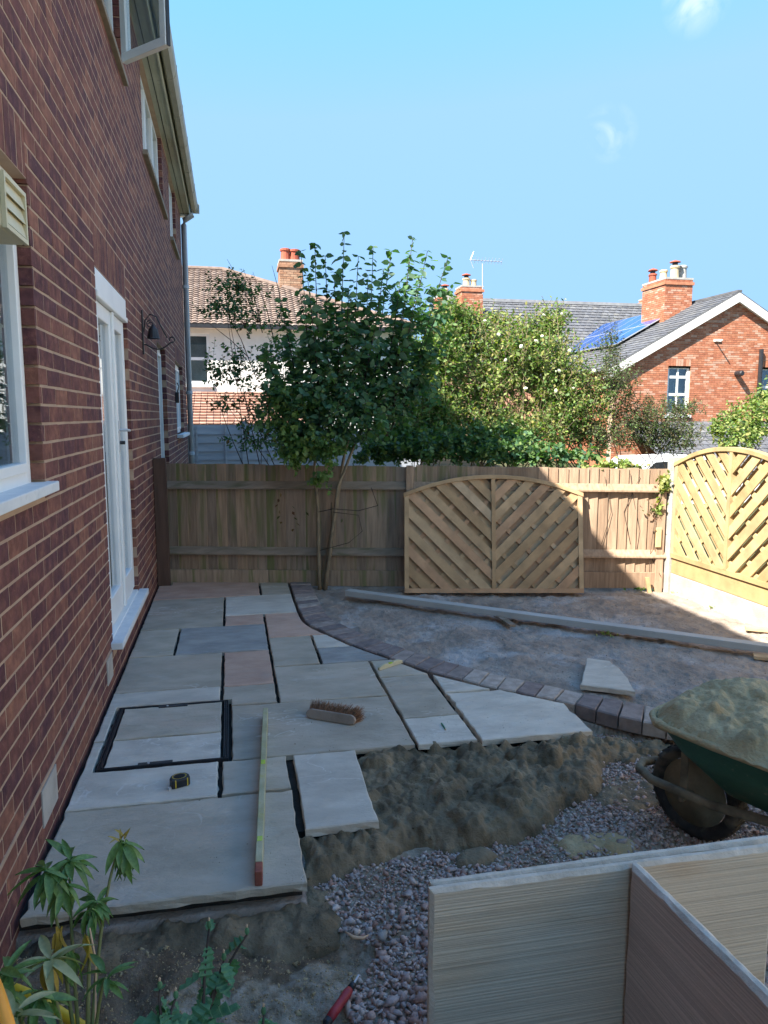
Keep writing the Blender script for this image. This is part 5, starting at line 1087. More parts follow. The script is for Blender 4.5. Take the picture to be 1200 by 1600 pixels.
bush('low_hedge_growth', 'low dark green growth showing over the top of the board fence', [E(600, 705, 7.3, .5, .18, .10, 1.5), E(700, 700, 7.1, .6, .18, .13, 2), E(800, 705, 7.0, .6, .18, .11, 1.5), E(880, 712, 7.0, .5, .15, .08, .8), E(640, 690, 7.4, .5, .2, .2, 1.3), E(760, 685, 7.2, .6, .2, .18, 1.5)], 620, 9, .16, .06, 'lobed', m_leaf_m, m_twig, [D(650, 760, 7.3), D(760, 760, 7.1)], mt2=m_leaf_d, f2=.5, up_=.2)
vine = bush('vine', 'bright green vine leaves trailing over the top of the fence near the concrete post', [E(975, 728, 6.2, .26, .06, .035, 2), E(1038, 755, 5.98, .02, .03, .12, .6), E(930, 730, 6.3, .1, .05, .02, .4), E(1030, 790, 6.0, .03, .03, .08, .3)], 75, 7, .1, .05, 'lobed', m_leaf_y, m_twig, [D(1036, 900, 6.0)], cat='climber', up_=.1, stem_r=.003)
vs_ = MB()
for pts_ in (((985, 740), (990, 780), (1000, 830), (995, 860)), ((1000, 745), (975, 800), (985, 850)), ((1012, 760), (1010, 800), (1000, 790)), ((945, 745), (955, 800), (940, 850))):
    vs_.tube([D(x, y, 6.08-(x-985)*.001) for x, y in pts_], .0025, 5)
vs_.build('dry_stems', m_twig, vine, smooth=True)
dcl = [(1025+random.gauss(0, 8), 800+random.gauss(0, 14), 6.0) for _ in range(60)]; tag(put_leaves('dry_vine_clump', [D(*p) for p in dcl], rng.normal(size=(60, 3)), rng.uniform(.02, .04, 60), 'small', m_leaf_r, None, .3), 'clump of dry brown leaves on the fence beside the concrete post', 'dead leaves')
# sprouts and weeds on the soil
def weeds(px, py, n, s_, mt, lab, name='weed', cat='weed'):
    p = G(px, py, -.04); q = p+np.c_[rng.normal(0, s_, n), rng.normal(0, s_, n), np.zeros(n)]; return tag(put_leaves(name, q, np.c_[rng.normal(0, .6, n), rng.normal(0, .6, n), rng.uniform(.3, 1.2, n)], rng.uniform(.02, .045, n), 'small', mt, None, 0), lab, cat, None, 'stuff')
weeds(1070, 925, 60, .06, m_leaf_y, 'low tuft of weeds at the foot of the concrete post')
weeds(1000, 922, 26, .05, m_leaf_m, 'small weeds under the fence gravel board right of the leaning panel')
weeds(1113, 950, 14, .03, m_leaf_y, 'tiny weed beside the concrete gravel board')
weeds(890, 925, 16, .03, m_leaf_m, 'tiny weed at the foot of the leaning panel')
weeds(950, 992, 14, .03, m_leaf_y, 'few blades of grass in front of the long beam')
weeds(510, 912, 22, .03, m_leaf_m, 'small sprouts at the base of the tall shrub')
lf = MB(); a = G(1140, 1070, -.03); V_, F_ = leaf_shape('lobed'); tag(npmesh('dead_leaf', V_*.09+a, F_, m_chip), 'single curled tan dead leaf on the soil behind the wheelbarrow', 'leaf')

# ---- foreground plant with rosettes of pointed leaves
def lance(n=5, wd=.16, curl=.25):
    vs = []; fs = []
    for i in range(n+1):
        t = i/n; w_ = wd*math.sin(math.pi*min(1, t*.93+.07))**.8*(1 if t < .99 else 0); z = -curl*t*t
        vs += [(t, w_, z+.04*w_/wd), (t, 0, z-.03), (t, -w_, z+.04*w_/wd)]
    for i in range(n): b = i*3; fs += [(b, b+1, b+4, b+3), (b+1, b+2, b+5, b+4)]
    return vs, fs
LM = {}
for nm, mt in (('g', m_pier), ('p', m_pierp), ('y', m_piery)):
    LM[nm] = [MB().add(*lance(6, w_, c)).mesh('leaf', mt) for w_, c in ((.12, .2), (.145, .4), (.12, .75))]
    for me in LM[nm]: me.shade_smooth()
plant = empty('evergreen_plant', label='evergreen plant with rosettes of pointed green leaves at the bottom left by the brick wall', cat='plant')
def rosette(root, c, n, size, key='g', tilt=.3, axis=(0, 0, 1), droop=(.0, .9)):
    n = int(n*1.2)
    for i in range(n):
        a_ = i*2.399+random.uniform(-.3, .3); el = random.uniform(*droop); s_ = size*random.uniform(.75, 1.15)
        o = inst('leaf', random.choice(LM[key]), (np.array(c)+rng.normal(0, .005, 3)).tolist(), root, rot=(random.uniform(-.4, .4), el, a_), scale=[s_]*3)
pts3 = dict(a=D(190, 1316, 1.9), b=D(72, 1362, 1.8), c=D(110, 1345, 1.85), d=D(150, 1412, 1.8), e=D(75, 1500, 1.6), f=D(165, 1527, 1.6), g=D(8, 1520, 1.5), h=D(98, 1385, 1.8), i=D(140, 1425, 1.78), j=D(30, 1585, 1.4), k=D(105, 1490, 1.7))
pb = np.array([.33, 1.62, -.1])
sm_ = MB()
for kx, mid_ in (('a', D(150, 1400, 1.85)), ('b', D(95, 1440, 1.78)), ('c', D(105, 1420, 1.8)), ('d', D(135, 1450, 1.75)), ('e', D(85, 1560, 1.6)), ('f', D(150, 1560, 1.6)), ('i', D(140, 1480, 1.75)), ('g', D(10, 1580, 1.5))):
    T = pts3[kx]; P = [pb*(1-t)**2+2*mid_*t*(1-t)+T*t*t for t in np.linspace(0, 1, 9)]; sm_.tube(P, list(np.linspace(.0055, .003, 9)), 7)
sm_.build('stems', m_stem, plant, smooth=True)
rosette(plant, pts3['a'], 20, .075, 'g', droop=(.3, 1.25)); rosette(plant, pts3['a']+Z3*.008, 7, .030, 'y', droop=(-1.3, -.7)); rosette(plant, pts3['a']-Z3*.02, 7, .085, 'g', droop=(.9, 1.4))
rosette(plant, pts3['b'], 13, .08, 'g', droop=(-.1, .8)); rosette(plant, pts3['c'], 14, .075, 'g', droop=(-.9, .6)); rosette(plant, pts3['h'], 12, .07, 'g', droop=(.2, 1.2))
rosette(plant, pts3['d'], 16, .06, 'g', droop=(-.3, .9)); rosette(plant, pts3['i'], 12, .055, 'g', droop=(.3, 1.2)); rosette(plant, pts3['e'], 11, .075, 'p', droop=(-.7, .5)); rosette(plant, pts3['e']-Z3*.01, 6, .085, 'y', droop=(.9, 1.4))
rosette(plant, pts3['f'], 8, .06, 'g', droop=(-.6, .3)); rosette(plant, pts3['g'], 12, .075, 'g', droop=(-.6, .6)); rosette(plant, pts3['j'], 7, .075, 'p', droop=(-.8, .3)); rosette(plant, pts3['k'], 8, .07, 'g', droop=(.6, 1.3))
rosette(plant, D(90, 1450, 1.75), 5, .075, 'y', droop=(1.1, 1.5)); rosette(plant, D(138, 1462, 1.72), 3, .07, 'y', droop=(1.0, 1.4)); rosette(plant, D(60, 1560, 1.5), 10, .07, 'g', droop=(0, 1.)); rosette(plant, D(20, 1560, 1.5), 8, .07, 'g', droop=(0, 1.))
ys_ = MB(); ys_.tube([D(140, 1450, 1.72), D(150, 1500, 1.7), D(149, 1600, 1.65)], .002, 6); ys_.build('dry_stem', m_chip, plant)
# ---- thistle-like weeds
def jag(n=7, wd=.3, curl=.3):
    vs = [(0, 0, 0)]; top = []; bot = []
    for i in range(1, n*2):
        t = i/(n*2); w_ = wd*math.sin(math.pi*t**.8)**.7*(1.1 if i % 2 else .72); top.append((t+(.05 if i % 2 else -.02), w_, -curl*t*t+.06*(i % 2))); bot.append((t+(.05 if i % 2 else -.02), -w_, -curl*t*t+.06*(i % 2)))
    mids = [(p[0], 0, p[2]-.03) for p in top]; k = len(top); vs += top+mids+bot+[(1.03, 0, -curl)]
    fs = [(0, 1+k, 1), (0, 1+2*k, 1+k)]
    for i in range(k-1): fs += [(1+i, 1+k+i, 2+k+i, 2+i), (1+k+i, 1+2*k+i, 2+2*k+i, 2+k+i)]
    e = 1+3*k; fs += [(k, 2*k, e), (2*k, 3*k, e)]; return vs, fs
JM = [MB().add(*jag(4, w_, c)).mesh('leaf', m_this) for w_, c in ((.30, .3), (.38, .6), (.26, .1))]
def thistle(label, base, heads, big):
    root = empty('sow_thistle', label=label, cat='weed'); s_ = MB()
    for T in heads:
        mid_ = (base+T)/2+rng.normal(0, .01, 3); P = [base*(1-t)**2+2*mid_*t*(1-t)+T*t*t for t in np.linspace(0, 1, 8)]; s_.tube(P, list(np.linspace(.0045, .0025, 8)), 7)
        for t in np.linspace(.25, .95, 6):
            p = base*(1-t)**2+2*mid_*t*(1-t)+T*t*t; inst('leaf', random.choice(JM), p.tolist(), root, rot=(random.uniform(-.3, .3), random.uniform(-.1, 1.0), random.uniform(0, 6.28)), scale=[random.uniform(.05, .085)*(1.15-.5*t)]*3)
        MB().lathe(T, [(.003, 0), (.006, .006), (.0055, .014), (.0025, .02)], 8).build('bud', m_this, root); MB().lathe(T+Z3*.019, [(.0022, 0), (.003, .006), (.001, .01)], 6).build('bud_tip', m_chip, root)
    for a_, z_, s2 in big: inst('leaf', random.choice(JM), (base+np.array([0, 0, z_])).tolist(), root, rot=(0, random.uniform(-.4, .5), a_), scale=[s2]*3)
    s_.build('stems', m_twig, root, smooth=True)
thistle('tall weed with jagged blue green leaves and two closed buds in the dark mortar', D(318, 1600, 1.62), [D(327, 1450, 1.72), D(386, 1460, 1.75), D(350, 1500, 1.7)], [(0.3, .02, .09), (2.4, .0, .09), (4., .03, .08), (5.2, .01, .09)])
thistle('low weed with broad jagged leaves left of the tall jagged weed', D(262, 1620, 1.55), [D(250, 1545, 1.6), D(275, 1560, 1.62)], [(1., .02, .09), (2.6, .03, .09), (4.4, .02, .09), (5.9, .02, .08)])
thistle('small weed sprout at the bottom between the jagged weeds and the red tool', D(412, 1640, 1.5), [D(412, 1585, 1.55)], [(1., 0, .05), (3., 0, .05)])

# ================================================================ FAR BUILDINGS
def brick_panel(mb, o, Ud, Vd, Nd, Lu, Lv, holes=(), poly=None, co=.076, bl=.235, mo=.012, pro=.008):
    o, Ud, Vd, Nd = [np.asarray(a, float) for a in (o, Ud, Vd, Nd)]
    r_ = 0; v = 0.
    while v < Lv-.01:
        u = -bl/2*(r_ % 2); v1 = min(v+co-mo, Lv)
        lo, hi = 0, Lu
        if poly:
            xs_ = []
            vm = v1
            for i in range(len(poly)):
                (a, b), (c, d) = poly[i], poly[(i+1) % len(poly)]
                if (b > vm) != (d > vm): xs_.append(a+(c-a)*(vm-b)/(d-b))
            if len(xs_) < 2: v += co; r_ += 1; continue
            lo, hi = min(xs_), max(xs_)
        while u < hi:
            a, b = max(u, lo), min(u+bl-mo, hi)
            if b-a > .03:
                segs = [(a, b)]
                for (h0, h1, g0, g1) in holes:
                    if v < g1 and v1 > g0:
                        ns = []
                        for s0, s1 in segs:
                            if s1 <= h0 or s0 >= h1: ns.append((s0, s1)); continue
                            if s0 < h0-.03: ns.append((s0, h0))
                            if s1 > h1+.03: ns.append((h1, s1))
                        segs = ns
                for s0, s1 in segs: mb.obox(o+Ud*s0+Vd*v, Ud*(s1-s0), Vd*(v1-v), Nd*pro)
            u += bl
        v += co; r_ += 1
def slope_tiles(mb, P00, P10, P11, P01, nu, nv, th=.03, lift=.02, stag=True):
    P00, P10, P11, P01 = [np.asarray(p, float) for p in (P00, P10, P11, P01)]; n_ = np.cross(P10-P00, P01-P00); n_ /= np.linalg.norm(n_)
    if n_[2] < 0: n_ = -n_
    q = lambda a, b: (P00*(1-a)+P10*a)*(1-b)+(P01*(1-a)+P11*a)*b
    for j in range(nv):
        off = .5 if (stag and j % 2) else 0
        for i in range(nu+(1 if off else 0)):
            a0 = max(0, (i-off)/nu); a1 = min(1, (i+1-off)/nu); g_ = .06/nu
            if a1-a0 < .2/nu: continue
            b0, b1 = j/nv, (j+1.15)/nv; b1 = min(b1, 1)
            A, B, Cc, Dd = q(a0+g_, b0), q(a1-g_, b0), q(a1-g_, b1), q(a0+g_, b1); jt = random.uniform(0, .006)
            vs = [A+n_*(lift+jt), B+n_*(lift+jt), Cc+n_*.002, Dd+n_*.002, A+n_*(lift+jt-th), B+n_*(lift+jt-th)]
            mb.add(vs, [(0, 1, 2, 3), (4, 5, 1, 0), (4, 0, 3), (5, 2, 1)])
def chimney(parent, x, y, z0, z1, wx, wy, bm_, pots, name='chimney', corb=True):
    mb = MB(); ch = MB().box(x+.01, x+wx-.01, y+.01, y+wy-.01, z0, z1).build(name, m_rmort, parent)
    for (o, U_, N_, L_) in (((x, y+.01, z0), (1, 0, 0), (0, -1, 0), wx), ((x+.01, y, z0), (0, 1, 0), (-1, 0, 0), wy), ((x+wx-.01, y, z0), (0, 1, 0), (1, 0, 0), wy)): brick_panel(mb, o, U_, (0, 0, 1), N_, L_, z1-z0, pro=.018)
    tag(mb.build('chimney_bricks', bm_, parent), kind='stuff')
    if corb: MB().box(x-.05, x+wx+.05, y-.05, y+wy+.05, z1-.20, z1-.09).build('corbel', bm_, parent); MB().box(x-.02, x+wx+.02, y-.02, y+wy+.02, z1, z1+.07).build('flaunching', m_conc, parent)
    for (px_, py_, r_, h, mt, cowl) in pots:
        MB().lathe((x+px_*wx, y+py_*wy, z1+.05), [(r_*.95, 0), (r_*.85, h*.8), (r_*1.05, h*.82), (r_*1.05, h*.95), (r_*.8, h)], 12).build('chimney_pot', mt, parent, smooth=False)
        if cowl:
            MB().lathe((x+px_*wx, y+py_*wy, z1+.05+h), [(r_*.6, 0), (r_*.6, .12)], 10).build('cowl_cage', m_black, parent); MB().lathe((x+px_*wx, y+py_*wy, z1+.05+h+.12), [(r_*1.25, 0), (r_*1.1, .03), (r_*.1, .09)], 12).build('cowl', m_pot, parent)
def far_window(parent, x0, x1, z0, z1, y, depth=.12, fm=m_white, bars=((.5, None),), rails=(.5,)):
    wv = empty('window'); wv.parent = parent; f = MB(); t = .09
    f.box(x0, x0+t, y+depth-.06, y+depth, z0, z1); f.box(x1-t, x1, y+depth-.06, y+depth, z0, z1); f.box(x0+t, x1-t, y+depth-.06, y+depth, z0, z0+t); f.box(x0+t, x1-t, y+depth-.06, y+depth, z1-t, z1)
    for r_ in rails: zz = z0+(z1-z0)*r_; f.box(x0+t, x1-t, y+depth-.055, y+depth-.005, zz-.045, zz+.045)
    for b, _ in bars: xx = x0+(x1-x0)*b; f.box(xx-.03, xx+.03, y+depth-.05, y+depth-.01, z0+t, z1-t)
    f.build('frame', fm, wv); MB().box(x0+t, x1-t, y+depth-.02, y+depth-.012, z0+t, z1-t).build('pane', m_glass, wv)
    MB().box(x0, x1, y+depth+.3, y+depth+.32, z0, z1).build('curtain', m_curtain, wv); MB().box(x0-.08, x1+.08, y-.08, y+depth-.07, z0-.1, z0-.003).build('sill', m_sill, wv); return wv
# ---- orange brick gable house
RY = 24.
rh = empty('gable_house', label='orange brick house with white bargeboards slate roof and blue solar panels on the right', cat='house')
apx = D(1150, 462, RY); hw_ = 4.65; ez = 3.25; ax0 = apx[0]-hw_; ax1 = apx[0]+hw_; gz0 = -.3
slp = (apx[2]-ez)/hw_
w1 = D(1044, 572, RY); w2 = D(1079, 572, RY); w3_ = D(1079, 648, RY); h1 = (w1[0], w2[0], w3_[2], w1[2]); w4_ = D(1187, 572, RY); h2 = (w4_[0], w4_[0]+1.1, h1[2]+.3, h1[3])
# backing wall pieces round the two window openings
bk = MB(); zt_ = ez-.1
xsr = [ax0, h1[0], h1[1], h2[0], h2[1], ax1]
for i in range(5):
    if i in (1, 3):
        h = h1 if i == 1 else h2; bk.box(xsr[i], xsr[i+1], RY, RY+.3, gz0, h[2]); bk.box(xsr[i], xsr[i+1], RY, RY+.3, h[3], max(zt_, h[3]+.01))
    else: bk.box(xsr[i], xsr[i+1], RY, RY+.3, gz0, zt_)
bk.prism([(ax0, zt_+.0), (ax1, zt_), (apx[0], apx[2]-.05)], (0, RY, 0), (1, 0, 0), (0, 0, 1), (0, .3, 0)) if h1[3] < zt_ else bk.prism([(ax0, h1[3]+.02), (ax1, h1[3]+.02), (ax1, ez), (apx[0], apx[2]-.05), (ax0, ez)], (0, RY, 0), (1, 0, 0), (0, 0, 1), (0, .3, 0))
rw = bk.build('gable_wall', m_rmort, rh)
MB().box(ax0, ax0+.3, RY+.3, RY+12, gz0, ez).build('side_wall', m_rbrick, rh)
mbk = MB(); P_ = [(0, 0), (2*hw_, 0), (2*hw_, ez-gz0), (hw_, apx[2]-gz0-.08), (0, ez-gz0)]
holes = [(h[0]-ax0, h[1]-ax0, h[2]-gz0, h[3]-gz0+.25) for h in (h1, h2)]
brick_panel(mbk, (ax0, RY, gz0), (1, 0, 0), (0, 0, 1), (0, -1, 0), 2*hw_, apx[2]-gz0, holes, P_, pro=.014)
for h in (h1, h2):
    x = h[0]
    while x < h[1]: mbk.box(x, min(x+.085, h[1]), RY-.016, RY+.002, h[3]+.01, h[3]+.25); x += .1
tag(mbk.build('brickwork', m_rbrick, rw), kind='stuff')
far_window(rh, h1[0], h1[1], h1[2], h1[3], RY, rails=(.42, .78)); far_window(rh, h2[0], h2[1], h2[2], h2[3], RY, fm=m_whitep)
ov = .2; rl_ = 11.5
sb = MB()
for s in (-1, 1):
    e = np.array([apx[0]+s*(hw_+.35), RY-ov, ez-slp*.35+.12]); a = np.array([apx[0], RY-ov, apx[2]+.12]); sb.obox(e, a-e, (0, rl_+ov, 0), (0, 0, -.08))
rr = sb.build('roof', m_slate, rh)
stl = MB(); e = np.array([apx[0]-hw_-.35, RY-ov, ez-slp*.35+.12]); a = np.array([apx[0], RY-ov, apx[2]+.12]); slope_tiles(stl, e+[0, rl_, 0], e, a, a+[0, rl_, 0], 40, 24, lift=.03); tag(stl.build('slates', m_slate, rr), kind='stuff')
for s in (-1, 1):
    e = np.array([apx[0]+s*(hw_+.4), RY-ov-.03, ez-slp*.4+.06]); a = np.array([apx[0], RY-ov-.03, apx[2]+.06]); MB().obox(e, a-e, (0, .03, 0), (0, 0, -.30)).build('bargeboard', m_whitep, rh)
    MB().obox(e+[0, .03, -.22], a-e, (0, ov, 0), (0, 0, -.02)).build('verge_soffit', m_whitep, rh)
MB().obox((apx[0]-.09, RY-ov, apx[2]+.10), (.18, 0, 0), (0, rl_, 0), (0, 0, .07)).build('ridge_tiles', m_slate, rr)
# solar array: five by two panels a hand above the slates
e = np.array([apx[0]-hw_-.35, RY, ez-slp*.35+.12]); sld = (np.array([apx[0], RY, apx[2]+.12])-e); sll = np.linalg.norm(sld); sld /= sll; nrm = np.cross([0, 1, 0], sld); nrm = nrm if nrm[2] > 0 else -nrm
sa = empty('solar_array'); sa.parent = rh
for i in range(7):
    for j in range(2):
        o = e+sld*(2.0+j*1.62)+np.array([0, 2.35+i*1.05, 0])+nrm*.12
        pn = MB().obox(o, sld*1.6, (0, 1.03, 0), nrm*.035).build('solar_panel', m_alu, rh); MB().obox(o+sld*.03+[0, .03, 0]+nrm*.032, sld*1.54, (0, .97, 0), nrm*.008).build('cells', m_solar, pn)
bpy.data.objects.remove(sa)
cx_ = D(1035, 480, 27)[0]
chimney(rh, 17.05, 26.1, 4.6, D(1066, 436, 26)[2], 1.15, 1.6, m_rbrick, [(.2, .8, .15, .38, m_pot, True), (.3, .45, .15, .42, m_poty, False), (.45, .15, .17, .5, m_poty, True), (.82, .25, .18, .55, m_conc, False), (.3, .95, .14, .4, m_pot, True)])
chimney(rh, apx[0]+1.4, RY+6, 5.0, apx[2]-.1, .8, .8, m_rbrick, [(.5, .5, .16, .4, m_poty, True)])
pp0 = D(1187, 546, RY); MB().tube([(pp0[0], RY-.1, pp0[2]), (pp0[0], RY-.1, 1.4)], .075, 8).build('waste_pipe', m_black, rh)
q_ = D(1117, 533, RY); MB().box(q_[0]-.06, q_[0]+.22, RY-.06, RY, q_[2]-.02, q_[2]+.06).build('vent_tray', m_whitep, rh); MB().tube([(q_[0], RY, q_[2]), (q_[0], RY-.42, q_[2])], .025, 6).build('flag_bracket', m_whitep, rh)
q_ = D(1150, 584, RY); MB().lathe((q_[0], RY-.03, q_[2]), [(.1, 0), (.1, .3), (.07, .34)], 12, (0, -1, 0)).build('boiler_flue', m_black, rh)
q_ = D(1140, 650, RY); MB().tube([(q_[0], RY-.12, q_[2]+.15), (q_[0]+.25, RY-.12, q_[2]-.2), (q_[0]+.9, RY-.12, q_[2]-.25)], .05, 8).build('branch_pipe', m_twig, rh)
# lean-to roof below
lt = MB(); slope_tiles(lt, (apx[0]-4.2, 20.5, -.2), (apx[0]+3, 20.5, -.2), (apx[0]+3, 23.8, 1.35), (apx[0]-4.2, 23.8, 1.35), 26, 12); lo_ = MB().obox((apx[0]-4.2, 20.5, -.25), (7.2, 0, 0), (0, 3.3, 1.55), (0, 0, -.05)).build('lean_to_roof', m_slate, rh); tag(lt.build('lean_to_slates', m_slate, lo_), kind='stuff')
# ---- long slate roofed terrace behind
tr2 = empty('slate_roof_terrace', label='long grey slate roofed terrace with two brick chimneys behind the flowering bush', cat='house')
TX0 = D(700, 470, 34)[0]; TX1 = 24.; TZ = D(800, 472, 34)[2]
rb = MB().obox((TX0, 30, 3.6), (TX1-TX0, 0, 0), (0, 4, TZ-3.6), (0, 0, -.1)); rb.obox((TX0, 34, TZ), (TX1-TX0, 0, 0), (0, 4, 3.6-TZ), (0, 0, -.1)); rbo = rb.build('roof', m_slate, tr2)
s_ = MB(); slope_tiles(s_, (TX0, 30, 3.6), (TX1, 30, 3.6), (TX1, 34, TZ), (TX0, 34, TZ), 44, 22, lift=.04); tag(s_.build('slates', m_slate, rbo), kind='stuff')
MB().box(TX0, TX1, 33.9, 34.1, TZ-.02, TZ+.12).build('ridge_tiles', m_lead, rbo); MB().box(TX0+.1, TX1, 30.2, 37.8, -.3, 3.6).build('wall', m_rbrick, tr2)
c0 = D(722, 435, 32); c1 = D(754, 495, 32); chimney(tr2, c0[0], 32, c1[2]-1.2, c0[2]-.35, c1[0]-c0[0], .9, m_rbrick, [(.35, .5, .17, .4, m_poty, True), (.7, .5, .15, .35, m_poty, False)])
c0 = D(686, 460, 34.2); c1 = D(712, 495, 34.2); chimney(tr2, c0[0], 34.2, c1[2]-1.2, c0[2]-.1, c1[0]-c0[0], .9, m_rbrick, [(.5, .5, .18, .4, m_poty, True)])
c0 = D(1008, 468, 36); chimney(tr2, c0[0], 36, c0[2]-1.5, c0[2], .8, .6, m_rbrick, [(.3, .5, .16, .45, m_poty, False), (.75, .5, .17, .75, m_pot, False)])
an_ = MB(); A0 = D(754, 460, 32); A1 = D(754, 412, 32); an_.tube([A0, A1], .025, 6); B0 = D(735, 406, 32); B1 = D(784, 409, 32); an_.tube([B0, B1], .02, 6)
for t in np.linspace(.15, 1, 9): p = B0*(1-t)+B1*t; an_.tube([p-Z3*.12+np.array([0, .1, 0]), p+Z3*.12-np.array([0, .1, 0])], .009, 4)
for dz in (-.35, .35): an_.tube([B0, B0+np.array([.15, 0, dz])], .015, 4)
tag(an_.build('television_aerial', m_alu), 'thin metal television aerial on the chimney of the slate terrace', 'aerial')
# ---- white house with brown tiled roof on the left
HY = 24.; wh_ = empty('white_house', label='white rendered house with brown tiled hipped roof and tan chimney behind the loose shrub', cat='house')
xl = D(275, 500, HY)[0]-2; xr = D(640, 500, HY)[0]; ezz = D(300, 512, HY)[2]; rz = D(300, 422, 27.5)[2]; rx = D(348, 422, 27.5)[0]
wz0 = D(300, 612, HY)[2]
wA = D(302, 520, HY); wB = D(329, 600, HY); wopen = [(wA[0]-.35, wB[0], wB[2], wA[2]), (D(560, 520, HY)[0], D(590, 520, HY)[0], wB[2], wA[2])]
wmb = MB(); xx = [xl, wopen[0][0], wopen[0][1], wopen[1][0], wopen[1][1], xr]
for i in range(5):
    if i in (1, 3): h = wopen[i//2]; wmb.box(xx[i], xx[i+1], HY, HY+.3, -.3, h[2]); wmb.box(xx[i], xx[i+1], HY, HY+.3, h[3], ezz)
    else: wmb.box(xx[i], xx[i+1], HY, HY+.3, -.3, ezz)
wmb.box(xr-.3, xr, HY+.3, HY+7, -.3, ezz); wmb.build('wall', m_whitep, wh_)
for h in wopen: far_window(wh_, h[0], h[1], h[2], h[3], HY, bars=(), rails=(.5,))
MB().box(xl, xr, HY-.35, HY-.02, ezz-.02, ezz+.02).build('soffit', m_whitep, wh_); MB().box(xl, xr+.2, HY-.48, HY-.36, ezz-.04, ezz+.06).build('gutter', m_black, wh_)
ro = MB(); e0 = np.array([xl, HY-.4, ezz+.05]); e1_ = np.array([xr+.4, HY-.4, ezz+.05]); r0 = np.array([xl, HY+3.5, rz]); r1 = np.array([rx, HY+3.5, rz]); e2 = np.array([xr+.4, HY+7.4, ezz+.05])
ro.add([e0, e1_, r1, r0, e2], [(0, 1, 2, 3), (1, 4, 2)]); roo = ro.build('roof', m_tile, wh_)
s_ = MB(); sd_ = r0-e0; nrow = 27
for j in range(nrow):
    b0, b1 = j/nrow, (j+1.15)/nrow; xe0 = e1_[0]*(1-b0)+r1[0]*b0; ncol = int((xe0-xl)/.19)
    for i in range(ncol):
        n3 = np.array([0, -.6, .8]); w_ = .19
        vs = []
        for bb, lf_ in ((b0, .055), (min(b1, 1), .01)):
            P = e0+sd_*bb; P = np.array([xl+i*.19, P[1], P[2]])
            for k, hh in enumerate((0, .03, .034, .008)): vs.append(P+np.array([w_*k/3.05, 0, 0])+n3*(lf_+hh))
        vs += [vs[0]-n3*.06, vs[3]-n3*.06]
        s_.add(vs, [(0, 1, 5, 4), (1, 2, 6, 5), (2, 3, 7, 6), (8, 9, 3, 2, 1, 0)])
tag(s_.build('roof_tiles', m_tile, roo), kind='stuff')
MB().tube([r1+Z3*.06, e1_+Z3*.06], .09, 8).build('hip_tiles', m_tile, roo); MB().tube([r0+Z3*.06, r1+Z3*.06], .09, 8).build('ridge_tiles', m_tile, roo)
c0 = D(437, 405, 26.2); c1 = D(473, 465, 26.2); chimney(wh_, c0[0], 26.2, c1[2]-.6, c0[2]-.06, c1[0]-c0[0], .9, m_cbrick, [(.3, .5, .18, .46, m_pot, False), (.72, .5, .19, .44, m_pot, False)])
# lower lean-to with red tiles
ly0 = D(300, 612, HY)[2]; ly1 = D(300, 664, 21.5)[2]; s_ = MB(); L0 = np.array([xl, 21.3, ly1]); L1 = np.array([D(480, 640, 22)[0], 21.3, ly1]); L2 = np.array([L1[0], HY-.02, ly0]); L3 = np.array([xl, HY-.02, ly0])
slope_tiles(s_, L0, L1, L2, L3, int((L1[0]-xl)/.19), 12, lift=.05, stag=False); lrf = MB().add([L0, L1, L2, L3], [(0, 1, 2, 3)]).build('lean_to_roof', m_tile2, wh_); tag(s_.build('lean_to_tiles', m_tile2, lrf), kind='stuff')
MB().box(xl, L1[0]-.2, 21.5, 21.7, -.3, ly1-.05).build('lean_to_wall', m_whitep, wh_)
# ---- unseen pale house added beyond the right boundary to bounce sunlight into the shaded patio
nb2 = empty('added_bounce_house', label='cream rendered house added out of view beyond the right fence to bounce sunlight onto the patio', cat='house')
NX = 8.4; ops = [(-8.2, -7., 2.9, 4.2), (-4.4, -3.2, 2.9, 4.2), (-.4, .8, 2.9, 4.2), (3.2, 4.4, 2.9, 4.2), (-6.6, -5.2, .3, 1.7), (1.2, 2.6, .3, 1.7)]
nbm = MB(); yy = sorted({-10., 6.}|{v for o in ops for v in o[:2]})
for a, b in zip(yy[:-1], yy[1:]):
    zs = [(-.3, 5.2)]
    for (y0, y1, z0, z1) in ops:
        if y0 <= (a+b)/2 <= y1: zs = [(-.3, z0), (z1, 5.2)]
    for p, q in zs: nbm.box(NX, NX+.3, a, b, p, q)
nbm.box(NX+.3, NX+6.7, 5.7, 6.0, -.3, 5.2); nbm.box(NX+.3, NX+6.7, -10., -9.7, -.3, 5.2); nbm.box(NX+6.7, NX+7, -10., 6., -.3, 5.2); nbm.build('wall', m_whitep, nb2)
for (y0, y1, z0, z1) in ops:
    wv = empty('window'); wv.parent = nb2; f = MB(); t = .07
    f.box(NX+.08, NX+.14, y0, y0+t, z0, z1); f.box(NX+.08, NX+.14, y1-t, y1, z0, z1); f.box(NX+.08, NX+.14, y0+t, y1-t, z0, z0+t); f.box(NX+.08, NX+.14, y0+t, y1-t, z1-t, z1); f.build('frame', m_white, wv)
    MB().box(NX+.1, NX+.11, y0+t, y1-t, z0+t, z1-t).build('pane', m_glass, wv); MB().box(NX+.5, NX+.52, y0, y1, z0, z1).build('curtain', m_curtain, wv)
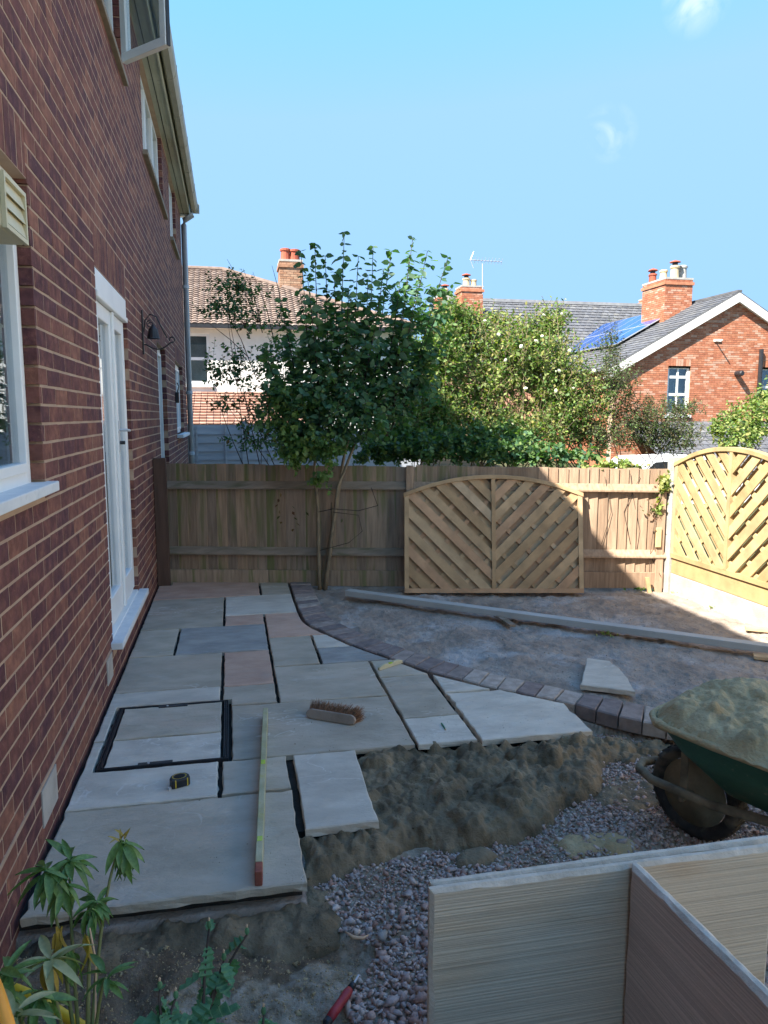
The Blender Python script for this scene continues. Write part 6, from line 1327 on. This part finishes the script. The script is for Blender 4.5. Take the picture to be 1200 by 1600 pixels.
nr_ = MB(); nr_.obox((NX-.35, -10.3, 5.2), (3.85, 0, 2.4), (0, 16.6, 0), (0, 0, .12)); nr_.obox((NX+7.35, -10.3, 5.2), (-3.85, 0, 2.4), (0, 16.6, 0), (0, 0, .12)); nr_.build('roof', m_tile, nb2)
# ---- grey lap fence between the houses
lf_ = empty('lap_fence', label='grey blue overlapping board fence beyond the downpipe under the red tiled roof', cat='fence')
zT = D(330, 665, 13.5)[2]
for k in range(2):
    xa = -.25+k*1.25; 
    for j in range(11):
        z = -.3+j*(zT+.3)/11; MB().obox((xa-.02, 13.46, z), (1.2, 0, random.uniform(-.012, .012)), (0, .012, .0), (0, .035, (zT+.3)/11+.015)).build('lap_board', m_lap, lf_)
    for xx_ in (xa+.35, xa+.85): MB().box(xx_, xx_+.03, 13.44, 13.458, -.3, zT).build('batten', m_lap, lf_)
    MB().box(xa+1.15, xa+1.25, 13.44, 13.54, -.3, zT+.07).build('post', m_lap, lf_)
MB().box(2.2, 4.2, 13.5, 13.53, -.3, zT-.1).build('end_panel', m_lap, lf_)
# ---- white car beyond the concrete post
car = empty('parked_car', label='white car roof and window just showing behind the vine by the concrete post', cat='car')
cp_ = D(1048, 716, 14); cx0 = cp_[0]-1.0; zb = cp_[2]-1.4
body = [(0, .25), (0, .75), (.25, .88), (1.0, .95), (1.5, 1.38), (2.9, 1.42), (3.6, .98), (4.1, .9), (4.2, .6), (4.2, .25)]
MB().prism(body, (cx0-.9, 14, zb), (1, 0, 0), (0, 0, 1), (0, 1.6, 0)).build('body', m_car, car, bevel=.06)
MB().prism([(1.15, .96), (1.55, 1.32), (2.15, 1.35), (2.15, .97)], (cx0-.9, 13.985, zb), (1, 0, 0), (0, 0, 1), (0, .03, 0)).build('side_window', m_black, car); MB().prism([(2.22, .97), (2.22, 1.35), (2.85, 1.36), (3.4, .98)], (cx0-.9, 13.985, zb), (1, 0, 0), (0, 0, 1), (0, .03, 0)).build('side_window', m_black, car)
for xx_ in (.8, 3.4): MB().lathe((cx0-.9+xx_, 13.97, zb+.3), [(.3, 0), (.3, .2)], 20, (0, 1, 0)).build('wheel', m_rubber, car)
